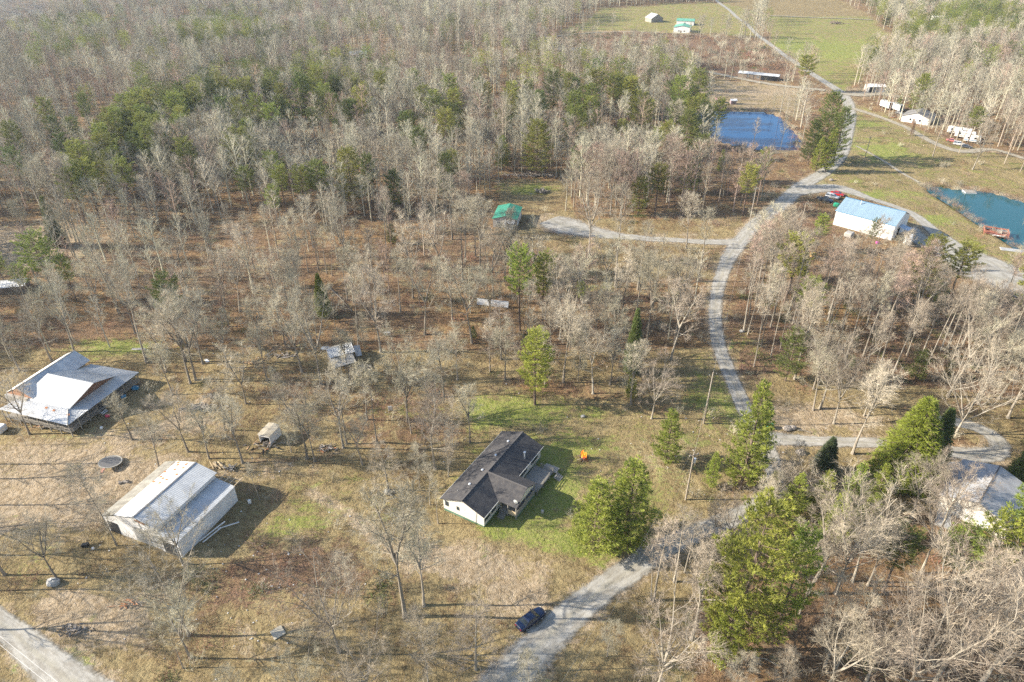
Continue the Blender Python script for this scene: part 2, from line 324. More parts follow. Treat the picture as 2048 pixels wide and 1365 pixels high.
# ------------------------------------------------------------------ roads, tracks and pads
def gravel_mat(name, ca_, cb_, worn):
    m = bpy.data.materials.new(name); m.use_nodes = True; t = m.node_tree; n = t.nodes; L = t.links; b = n['Principled BSDF']
    b.inputs['Roughness'].default_value = 0.92; b.inputs['Specular IOR Level'].default_value = 0.15
    g = n.new('ShaderNodeNewGeometry'); uv = n.new('ShaderNodeUVMap'); uv.uv_map = 'UVMap'
    a = n.new('ShaderNodeTexNoise'); a.inputs['Scale'].default_value = 0.5; a.inputs['Detail'].default_value = 8; a.inputs['Roughness'].default_value = 0.7
    L.new(g.outputs['Position'], a.inputs[0])
    r1 = n.new('ShaderNodeMapRange'); r1.inputs[1].default_value = .38; r1.inputs[2].default_value = .64; L.new(a.outputs[0], r1.inputs[0])
    mx = n.new('ShaderNodeMix'); mx.data_type = 'RGBA'; mx.inputs[6].default_value = (*ca_, 1); mx.inputs[7].default_value = (*cb_, 1); L.new(r1.outputs[0], mx.inputs[0])
    # wheel tracks along the road: across-road coordinate u in 0..1
    sx = n.new('ShaderNodeSeparateXYZ'); L.new(uv.outputs[0], sx.inputs[0])
    f = n.new('ShaderNodeTexNoise'); f.noise_dimensions = '2D'; f.inputs['Scale'].default_value = 1.0; f.inputs['Detail'].default_value = 5
    mp = n.new('ShaderNodeMapping'); mp.inputs['Scale'].default_value = (9, 0.35, 1); L.new(uv.outputs[0], mp.inputs[0]); L.new(mp.outputs[0], f.inputs[0])
    r2 = n.new('ShaderNodeMapRange'); r2.inputs[1].default_value = .42; r2.inputs[2].default_value = .62; r2.inputs[4].default_value = worn; L.new(f.outputs[0], r2.inputs[0])
    m2 = n.new('ShaderNodeMix'); m2.data_type = 'RGBA'; m2.inputs[7].default_value = (cb_[0]*.6, cb_[1]*.56, cb_[2]*.5, 1)
    L.new(r2.outputs[0], m2.inputs[0]); L.new(mx.outputs[2], m2.inputs[6])
    ce = n.new('ShaderNodeMath'); ce.operation = 'SUBTRACT'; ce.inputs[1].default_value = 0.5; L.new(sx.outputs[0], ce.inputs[0]); ca2 = n.new('ShaderNodeMath'); ca2.operation = 'ABSOLUTE'; L.new(ce.outputs[0], ca2.inputs[0])
    cn = n.new('ShaderNodeMath'); cn.operation = 'MULTIPLY_ADD'; cn.inputs[1].default_value = 0.30; L.new(f.outputs[0], cn.inputs[0]); L.new(ca2.outputs[0], cn.inputs[2])
    cr2 = n.new('ShaderNodeMapRange'); cr2.inputs[1].default_value = 0.15; cr2.inputs[2].default_value = 0.25; cr2.inputs[3].default_value = 0.55; cr2.inputs[4].default_value = 0.0; L.new(cn.outputs[0], cr2.inputs[0])
    m3 = n.new('ShaderNodeMix'); m3.data_type = 'RGBA'; m3.inputs[7].default_value = (.31, .285, .22, 1); L.new(cr2.outputs[0], m3.inputs[0]); L.new(m2.outputs[2], m3.inputs[6])
    L.new(m3.outputs[2], b.inputs['Base Color'])
    bp = n.new('ShaderNodeBump'); bp.inputs['Distance'].default_value = 0.12; L.new(a.outputs[0], bp.inputs['Height']); L.new(bp.outputs[0], b.inputs['Normal'])
    # ragged edge: fade by letting the ground show through near the rim
    e = n.new('ShaderNodeMath'); e.operation = 'SUBTRACT'; e.inputs[1].default_value = 0.5; L.new(sx.outputs[0], e.inputs[0])
    e2 = n.new('ShaderNodeMath'); e2.operation = 'ABSOLUTE'; L.new(e.outputs[0], e2.inputs[0])
    a2 = n.new('ShaderNodeTexNoise'); a2.inputs['Scale'].default_value = 0.9; a2.inputs['Detail'].default_value = 6; a2.inputs['Roughness'].default_value = .75; L.new(g.outputs['Position'], a2.inputs[0])
    e3 = n.new('ShaderNodeMath'); e3.operation = 'MULTIPLY_ADD'; L.new(a2.outputs[0], e3.inputs[0]); e3.inputs[1].default_value = 0.42; L.new(e2.outputs[0], e3.inputs[2])
    e4 = n.new('ShaderNodeMapRange'); e4.inputs[1].default_value = 0.54; e4.inputs[2].default_value = 0.68; L.new(e3.outputs[0], e4.inputs[0])
    tr = n.new('ShaderNodeBsdfTransparent'); ms = n.new('ShaderNodeMixShader')
    L.new(e4.outputs[0], ms.inputs[0]); L.new(b.outputs[0], ms.inputs[1]); L.new(tr.outputs[0], ms.inputs[2]); L.new(ms.outputs[0], n['Material Output'].inputs[0])
    return m
M_road = gravel_mat('pale gravel road', (0.43, 0.41, 0.37), (0.34, 0.32, 0.28), 0.5)
M_track = gravel_mat('thin gravel track', (0.44, 0.395, 0.32), (0.33, 0.29, 0.22), 0.55)
M_dirttrack = gravel_mat('worn earth track', (0.49, 0.39, 0.27), (0.38, 0.29, 0.18), 0.6)
ROADS_W = []
def ribbon(name, pts, lift, m, label, step=1.5, nac=8):
    P = [at(px, py) for px, py, _ in pts]; W = [q[2] for q in pts]
    # Catmull-Rom through the points
    cen = []; wid = []
    for i in range(len(P)-1):
        p0, p1, p2, p3 = P[max(i-1, 0)], P[i], P[i+1], P[min(i+2, len(P)-1)]
        k = max(2, int((p2-p1).length/step))
        for j in range(k):
            t = j/k; cen.append(0.5*((2*p1)+(-p0+p2)*t+(2*p0-5*p1+4*p2-p3)*t*t+(-p0+3*p1-3*p2+p3)*t**3)); wid.append(W[i]+(W[i+1]-W[i])*t)
    cen.append(P[-1]); wid.append(W[-1]); v = []; f = []; uvs = []; s = 0
    for i, c in enumerate(cen):
        d = cen[min(i+1, len(cen)-1)]-cen[max(i-1, 0)]; d.z = 0; d.normalize(); nrm = Vector((d.y, -d.x, 0))
        if i: s += (cen[i]-cen[i-1]).length
        ROADS_W.append((c.x, c.y, wid[i]/2))
        for j in range(nac+1):
            u = j/nac; p = c+nrm*(u-0.5)*wid[i]*1.12
            lf = lift*(1+max(0, p.y-200)/120)+.07
            v.append((p.x, p.y, land(p.x, p.y)+lf)); uvs.append((u, s))
    for i in range(len(cen)-1):
        for j in range(nac):
            a = i*(nac+1)+j; f.append((a, a+1, a+nac+2, a+nac+1))
    me = bpy.data.meshes.new(name); me.from_pydata(v, [], f); ul = me.uv_layers.new(name='UVMap')
    for l in me.loops: ul.data[l.index].uv = uvs[l.vertex_index]
    me.materials.append(m); me.shade_smooth(); o = obj(name, me); tag(o, label, kind='structure'); return o
ribbon('gravel_road', [(960,1420,6.6),(1060,1310,6.0),(1130,1240,5.4),(1200,1183,4.9),(1262,1140,4.7),(1325,1098,4.3),(1400,1062,4),(1480,1030,3.8),(1545,985,3.7),(1545,930,3.7),(1525,885,3.8),(1500,840,3.8),(1478,795,3.7),(1455,740,3.7),(1437,690,3.6),(1430,640,3.6),(1433,590,3.7),(1447,540,4.2),(1468,500,5.4),(1510,452,6),(1560,412,6.5),(1600,375,6.5),(1652,342,6),(1682,310,5.5),(1693,270,6),(1699,230,6.5),(1690,195,6.5),(1650,165,5.5),(1600,133,5),(1560,105,4.6),(1520,75,4.2),(1480,40,4),(1440,8,4),(1425,-6,4)], 0.03, M_road, 'pale gravel road winding from the dark sedan past the ponds to the far field')
ribbon('driveway', [(1525,878,4.5),(1570,880,4.2),(1640,884,3.2),(1740,886,3.2),(1830,893,3.4),(1900,905,4),(1960,912,4.5),(1998,903,4),(1992,880,4),(1960,860,3.6),(1910,845,3.4),(1860,842,4),(1830,850,3.5)], 0.045, M_road, 'gravel driveway looping round the orange leaf patch at the right')
ribbon('driveway', [(1475,485,5),(1420,485,4),(1370,482,3.5),(1300,479,4),(1230,472,6),(1170,462,11),(1130,452,15),(1098,440,11)], 0.045, M_road, 'gravel drive spreading out beside the green roofed garage')
ribbon('gravel_road', [(-120,1175,3.2),(0,1246,3.8),(85,1318,4.8),(170,1392,6.4),(260,1470,7.5)], 0.03, M_road, 'wide gravel road cutting the bottom left corner')
ribbon('gravel_track', [(1590,388,5),(1640,378,9),(1680,378,8),(1740,398,3.5),(1800,418,3),(1830,432,4),(1870,465,5),(1920,500,8),(1990,530,9),(2060,560,8),(2150,600,8)], 0.05, M_road, 'gravel track passing behind the blue roofed building along the pond bank')
ribbon('gravel_pad', [(1810,455,7),(1840,480,8),(1880,500,9),(1950,540,14),(2030,570,14),(2130,620,12)], 0.06, M_road, 'grey gravel lot at the end of the blue roofed building')
ribbon('gravel_track', [(1705,218,4),(1750,232,4),(1812,256,3.5),(1850,278,4),(1890,296,4.5),(1930,304,6),(1985,300,3.5),(2048,318,3.5),(2150,350,3.5)], 0.05, M_track, 'thin gravel track running to the white motorhomes')
ribbon('gravel_pad', [(1682,188,6),(1720,190,11),(1760,187,11),(1795,196,8)], 0.06, M_track, 'pale gravel apron before the white garage')
ribbon('gravel_track', [(1535,33,4),(1600,35,4),(1680,38,4),(1745,41,4)], 0.06, M_track, 'pale track crossing the far field')
ribbon('gravel_track', [(1370,138,4),(1420,146,4.5),(1480,158,5),(1560,172,5),(1650,182,5)], 0.06, M_track, 'earth track past the long brown shed')
ribbon('gravel_track', [(1085,78,3.5),(1150,69,3.5),(1230,65,3.5),(1340,68,3.5),(1400,72,3.5)], 0.06, M_track, 'thin pale track along the top of the brown field')
ribbon('gravel_track', [(1085,112,5),(1150,118,6),(1240,125,5),(1290,132,4)], 0.06, M_track, 'pale yard track by the far mobile home')
ribbon('ditch_water', [(1712,293,1.2),(1740,308,1.4),(1770,325,1.6),(1800,345,1.6),(1838,366,1.4)], 0.06, M_track, 'thin wet ditch running down to the right hand pond')
# driveway concrete near the bottom right garage
M_conc = mat('grey concrete', (0.42, 0.42, 0.41), 0.85, nscale=0.8, ncol=(0.33, 0.33, 0.33))
def sheet(name, pp, lift, m, label):
    P = [at(*q) for q in pp]; c = sum((q.xy for q in P), Vector((0, 0)))/len(P)
    b = MB(); b.slab([(q.x, q.y, land(c.x, c.y)+lift) for q in P], 0.4); o = b.build(name, m); tag(o, label, kind='structure'); return o
sheet('concrete_driveway', [(1895,925),(1965,925),(1940,975),(1900,1030),(1900,1060),(1868,1050),(1880,1000)], 0.35, M_conc, 'concrete driveway beside the grey roofed garage')

# bare verges beside the roads, worked into the ground cover
_R = np.array(ROADS_W); _v = np.zeros(GX.shape)
for k in range(0, len(_R), 2):
    x_, y_, h_ = _R[k]; i0, i1 = np.searchsorted(gx, [x_-h_-5, x_+h_+5]); j0, j1 = np.searchsorted(gy, [y_-h_-5, y_+h_+5])
    sub = np.hypot(GX[j0:j1, i0:i1]-x_, GY[j0:j1, i0:i1]-y_); _v[j0:j1, i0:i1] = np.maximum(_v[j0:j1, i0:i1], np.clip((h_+2.2-sub)/1.8, 0, 1))
dirt = np.maximum(dirt, _v*.42)
ca.data.foreach_set('color', np.clip(np.stack([leaf, green, dirt, brush], -1), 0, 1.3).astype(np.float32).ravel())

# ------------------------------------------------------------------ ponds
def water_mat(name, col):
    m = mat(name, col, 0.03, spec=0.6); t = m.node_tree; n = t.nodes; b = n['Principled BSDF']
    g = n.new('ShaderNodeNewGeometry'); q = n.new('ShaderNodeTexNoise'); q.inputs['Scale'].default_value = 0.7; q.inputs['Detail'].default_value = 3
    t.links.new(g.outputs['Position'], q.inputs[0]); bp = n.new('ShaderNodeBump'); bp.inputs['Distance'].default_value = 0.02; bp.inputs['Strength'].default_value = 0.5
    t.links.new(q.outputs[0], bp.inputs['Height']); t.links.new(bp.outputs[0], b.inputs['Normal']); b.inputs['IOR'].default_value = 1.33
    return m
for pw, m, lab in ((P1w, water_mat('painted sky blue pond water', (0.002, 0.06, 0.18)), 'deep blue pond beyond the woods, left of the road'), (P2w, water_mat('teal pond water', (0.008, 0.08, 0.095)), 'teal pond on the right with a red dock')):  # first pond's base colour holds the blue of the reflected sky
    cx = sum(p[0] for p in pw)/len(pw); cyy = sum(p[1] for p in pw)/len(pw)
    z = min(land(*p) for p in pw)-0.25
    v = [(cx+(p[0]-cx)*1.04, cyy+(p[1]-cyy)*1.04, z) for p in pw]
    o = MB().poly(v).build('pond_water', m); tag(o, lab, kind='structure')


# ------------------------------------------------------------------ bare trees (unit: 20 m tall prototypes)
def bare_proto(seed, style):
    """returns (trunk MB, crown MB); metres, about 20 m tall"""
    r = random.Random(seed); T, K = MB(), MB()
    cfg = {  # first limb at, limbs, limb length, up angle, forks low, twigs
        'oak': dict(b=.30, n=17, L=6.6, up=(35, 62), q=7, lead=3), 'wide': dict(b=.24, n=17, L=7.6, up=(32, 66), q=7, lead=4),
        'mid': dict(b=.38, n=17, L=5.5, up=(38, 60), q=7, lead=2), 'pop': dict(b=.56, n=15, L=2.9, up=(38, 60), q=5, lead=1),
        'young': dict(b=.22, n=20, L=4.0, up=(40, 65), q=6, lead=1), 'thin': dict(b=.64, n=11, L=2.3, up=(38, 60), q=5, lead=1),
        'cone': dict(b=.10, n=34, L=5.2, up=(2, 22), q=5, lead=1), 'dead': dict(b=.45, n=7, L=4.0, up=(30, 60), q=2, lead=1),
        'low': dict(b=.10, n=22, L=9.0, up=(30, 70), q=7, lead=5)}[style]
    def path(p, d, L, n, wob, up):
        pts = [p.copy()]; d = d.normalized()
        for i in range(n):
            d = (d+Vector((r.uniform(-wob, wob), r.uniform(-wob, wob), r.uniform(-wob, wob)+up))).normalized()
            p = p+d*(L/n); pts.append(p.copy())
        return pts
    def side(d, ang):
        o = d.orthogonal().normalized(); o = Matrix.Rotation(r.uniform(0, 2*math.pi), 3, d)@o
        return (d*math.cos(ang)+o*math.sin(ang)).normalized()
    def pick(pts, t):
        f = t*(len(pts)-1); i = min(int(f), len(pts)-2); return pts[i].lerp(pts[i+1], f-i), (pts[i+1]-pts[i]).normalized()
    dens = 0.35 if style == 'dead' else (.62 if style in ('pop', 'thin') else .82)
    def twig(p, d, L, wd):
        o = d.orthogonal().normalized(); o = Matrix.Rotation(r.uniform(0, 6.28), 3, d)@o
        K.v += [tuple(p-o*wd), tuple(p+o*wd), tuple(p+d*L)]; k = len(K.v); K.f.append((k-3, k-2, k-1))
    def lev3(p, d, L, rad):
        pts = path(p, d, L, 2, .22, .05); K.tube(pts, [rad, rad*.6, rad*.25], 3, cap=False)
        for i in range(int(7*dens)+1):
            a, dd = pick(pts, r.uniform(.1, 1)); twig(a, (side(dd, R(r.uniform(20, 50)))+Vector((0, 0, .15))).normalized(), r.uniform(.6, 1.25), .014)
    def lev2(p, d, L, rad):
        pts = path(p, d, L, 3, .18, .06); K.tube(pts, [rad, rad*.75, rad*.5, rad*.22], 4, cap=False)
        for i in range(int(6*dens)+1):
            t = r.uniform(.15, 1); a, dd = pick(pts, t); lev3(a, side(dd, R(r.uniform(22, 52))), L*r.uniform(.38, .6)*(1.1-.4*t), rad*.45)
    def limb(p, d, L, rad, q):
        pts = path(p, d, L, 5, .13, .07 if style != 'cone' else .03); T.tube(pts, [rad*(1-.15*i) for i in range(6)], 5, cap=False)
        for i in range(q):
            t = .2+.8*(i+r.random())/q; a, dd = pick(pts, t)
            lev2(a, side(dd, R(r.uniform(25, 55))), L*r.uniform(.34, .5)*(1.15-.55*t)+.3, rad*.5*(1.1-.5*t))
    r0 = {'pop': .20, 'thin': .14, 'young': .13, 'cone': .22, 'dead': .2}.get(style, .27)
    Ht = 19.0; lead = cfg['lead']
    fork = Ht*(cfg['b']+.1) if lead > 1 else Ht
    tr = path(Vector((0, 0, -.4)), Vector((r.uniform(-.03, .03), r.uniform(-.03, .03), 1)), fork+.4, 7, .035, .03)
    T.tube(tr, [r0*1.5]+[r0*(1-(.10 if lead > 1 else .125)*i) for i in range(1, 8)], 7, cap=False)
    leads = [(tr, cfg['b']*Ht/fork)]
    if lead > 1:
        a = tr[-1]; d0 = (tr[-1]-tr[-2]).normalized(); rr = r0*.33*(2.4-lead*.2)
        leads = []
        for i in range(lead):
            an = 2*math.pi*(i+r.random()*.5)/lead; sp = R(r.uniform(10, 30) if lead < 4 else r.uniform(15, 40))
            d = (d0+Vector((math.cos(an)*math.tan(sp), math.sin(an)*math.tan(sp), 0))).normalized()
            pts = path(a-d0*.1*i, d, (Ht-fork)*r.uniform(.85, 1.03), 6, .10, .05); T.tube(pts, [rr*(1-.13*j) for j in range(7)], 6, cap=False); leads.append((pts, .08))
        for i in range(3): # a few low limbs
            p, dd = pick(tr, r.uniform(.72, .98)); limb(p, side(dd, R(r.uniform(50, 75))), cfg['L']*r.uniform(.5, .8), r0*.28, max(3, cfg['q']-3))
    ntot = cfg['n']
    for pts, b in leads:
        k = max(3, ntot//len(leads)+1)
        for i in range(k):
            t = b+(1-b)*(i+r.random()*.7)/k; t = min(t, .985); a, dd = pick(pts, t)
            zz = max(0, min(1, (a.z/Ht-cfg['b'])/(1-cfg['b'])))
            prof = (math.sin(math.pi*(.22+.72*zz))**.8) if style != 'cone' else (1.08-zz)
            lo, hi = cfg['up']; el = R(lo+(hi-lo)*zz+r.uniform(-8, 8)); an = i*2.4+r.uniform(-.5, .5)
            d = Vector((math.cos(an)*math.cos(el), math.sin(an)*math.cos(el), math.sin(el)))
            L = cfg['L']*prof*r.uniform(.75, 1.1)*(.8 if len(leads) > 1 else 1)
            limb(a, d, max(L, .9), max(.03, r0*.30*(1-.6*t)), cfg['q'] if L > 1.6 else 3)
    return T, K
def far_proto(seed, style):
    """coarse tree for the far wood, trunk, limbs and twigs in one mesh"""
    r = random.Random(seed); T = MB()
    wide = {'oak': 5.0, 'pop': 3.0, 'mid': 4.0}[style]; b = {'oak': .34, 'pop': .44, 'mid': .38}[style]
    T.tube([(0, 0, -1), (r.uniform(-.3, .3), r.uniform(-.3, .3), 9), (r.uniform(-.6, .6), 0, 18.5)], [.24, .16, .05], 4, cap=False)
    for i in range(21):
        zz = (i+r.random())/21; z = 19*(b+(1-b)*zz*.93); L = wide*math.sin(math.pi*(.25+.68*zz))**.8*r.uniform(.7, 1.15)+.5
        an = i*2.4; el = R(38+26*zz+r.uniform(-8, 8)); d = Vector((math.cos(an)*math.cos(el), math.sin(an)*math.cos(el), math.sin(el)))
        p = Vector((0, 0, z)); T.tube([p, p+d*L*.55+Vector((0, 0, .1)), p+d*L], [.06, .04, .015], 3, cap=False)
        for j in range(46):
            a = p+d*L*r.uniform(.25, 1.05); k = Vector((r.gauss(0, 1), r.gauss(0, 1), r.gauss(.5, .8))).normalized(); kk = (d*.8+k).normalized()
            ln = r.uniform(.8, 2.0); o = kk.orthogonal().normalized()*.019; o = Matrix.Rotation(r.uniform(0, 6), 3, kk)@o
            T.poly([a-o, a+o, a+kk*ln])
    return T
STY = ['oak', 'oak', 'wide', 'mid', 'mid', 'pop', 'pop', 'young', 'thin', 'cone', 'dead', 'low']
BP = []
for i, s_ in enumerate(STY):
    T, K = bare_proto(100+i*17, s_)
    BP.append((s_, T.mesh('trunk', M_bark), K.mesh('crown', M_twig)))
BY = {}
for s_, a, b in BP: BY.setdefault(s_, []).append((a, b))
FARP = [far_proto(5, 'oak'), far_proto(6, 'mid'), far_proto(7, 'pop'), far_proto(8, 'oak'), far_proto(9, 'mid')]

# ------------------------------------------------------------------ evergreens
def pine_proto(seed, style, H=20.0, dense=1.0):
    r = random.Random(seed); T, K = MB(), MB()
    cf = {'white': dict(b=.16, w=5.4, step=.72, n=6, el=(-2, 30)), 'virginia': dict(b=.50, w=4.0, step=.6, n=5, el=(0, 42)), 'round': dict(b=.28, w=3.6, step=.6, n=6, el=(0, 42)),
          'hem': dict(b=.03, w=5.4, step=.42, n=9, el=(-14, 28)), 'bushy': dict(b=.08, w=4.8, step=.62, n=6, el=(4, 44))}[style]
    bend = (r.uniform(-.4, .4), r.uniform(-.4, .4))
    T.tube([(0, 0, -.5), (bend[0], bend[1], H*.4), (bend[0]*.5, bend[1], H*.75), (0, 0, H*.97)], [.3, .22, .12, .03], 7, cap=False)
    z = H*cf['b']; k = 0
    while z < H*.98:
        zz = (z/H-cf['b'])/(1-cf['b'])
        if style == 'hem': prof = (1.0-zz)**.8*(.5+.5*min(1, zz*7))
        elif style == 'white': prof = (math.sin(math.pi*(.27+.70*zz)))**.75
        elif style == 'bushy': prof = (1.04-zz)**.75*(.6+.4*min(1, zz*4))
        else: prof = (math.sin(math.pi*(.2+.68*zz)))**.9
        for i in range(cf['n']):
            if style != 'hem' and r.random() < .24: continue
            an = k*1.1+2*math.pi*i/cf['n']+r.uniform(-.35, .35); lo, hi = cf['el']; el = R(lo+(hi-lo)*zz+r.uniform(-8, 8))
            L = cf['w']*prof*r.uniform(.6 if style != 'hem' else .88, 1.15)+.35
            d = Vector((math.cos(an)*math.cos(el), math.sin(an)*math.cos(el), math.sin(el))); p = Vector((bend[0]*min(1, z/H*2)*(1-z/H), bend[1]*min(1, z/H*2)*(1-z/H), z))
            tip = p+d*L+Vector((0, 0, .18*L if style != 'hem' else -.10*L)); mid = p+d*L*.5
            T.tube([p, mid, tip], [.07*(1.2-zz), .045, .015], 3, cap=False)
            sidev = Vector((-math.sin(an), math.cos(an), 0))
            nc = max(2, int(L/.42*dense))
            for j in range(nc):
                f = (.18 if style == 'hem' else .34)+(.9-.1)*(j+r.random())/nc*.8; f = min(f, 1.0)
                a = p.lerp(mid, f*2) if f < .5 else mid.lerp(tip, f*2-1)
                spread = L*.30*(1.15-f)+.12
                for q in range(3 if style != 'hem' else 3):
                    c = a+sidev*r.uniform(-1, 1)*spread*1.4+Vector((0, 0, r.uniform(-.08, .16)))
                    if q == 0: T.poly([a, c, a+Vector((0, 0, .03))])
                    dd = (d*.7+sidev*r.uniform(-.9, .9)+Vector((0, 0, r.uniform(.05, .7) if style != 'hem' else r.uniform(-.45, .15)))).normalized()
                    for b in range(12 if style != 'hem' else 8):
                        e = (dd+Vector((r.gauss(0, .55), r.gauss(0, .55), r.gauss(0, .38)))).normalized(); ln = r.uniform(.28, .58)
                        o = Vector((r.gauss(0, 1), r.gauss(0, 1), r.gauss(0, 1))).cross(e).normalized()*r.uniform(.022, .05)
                        s0 = c+e*r.uniform(-.1, .1); K.poly([s0-o*.6, s0+o*.6, s0+e*ln*.6+o, s0+e*ln])
        z += cf['step']*r.uniform(.8, 1.2); k += 1
    return T, K
PP = {}
for key, st, sd, dn in (('white', 'white', 11, 1.0), ('white', 'white', 12, 1.0), ('virginia', 'virginia', 13, 1.0), ('virginia', 'virginia', 14, 1.0), ('hem', 'hem', 15, .9), ('bushy', 'bushy', 16, .9), ('round', 'round', 19, 1.0)):
    T, K = pine_proto(sd, st, dense=dn); PP.setdefault(key, []).append((T.mesh('trunk', M_pbark), K.mesh('crown', M_pine)))

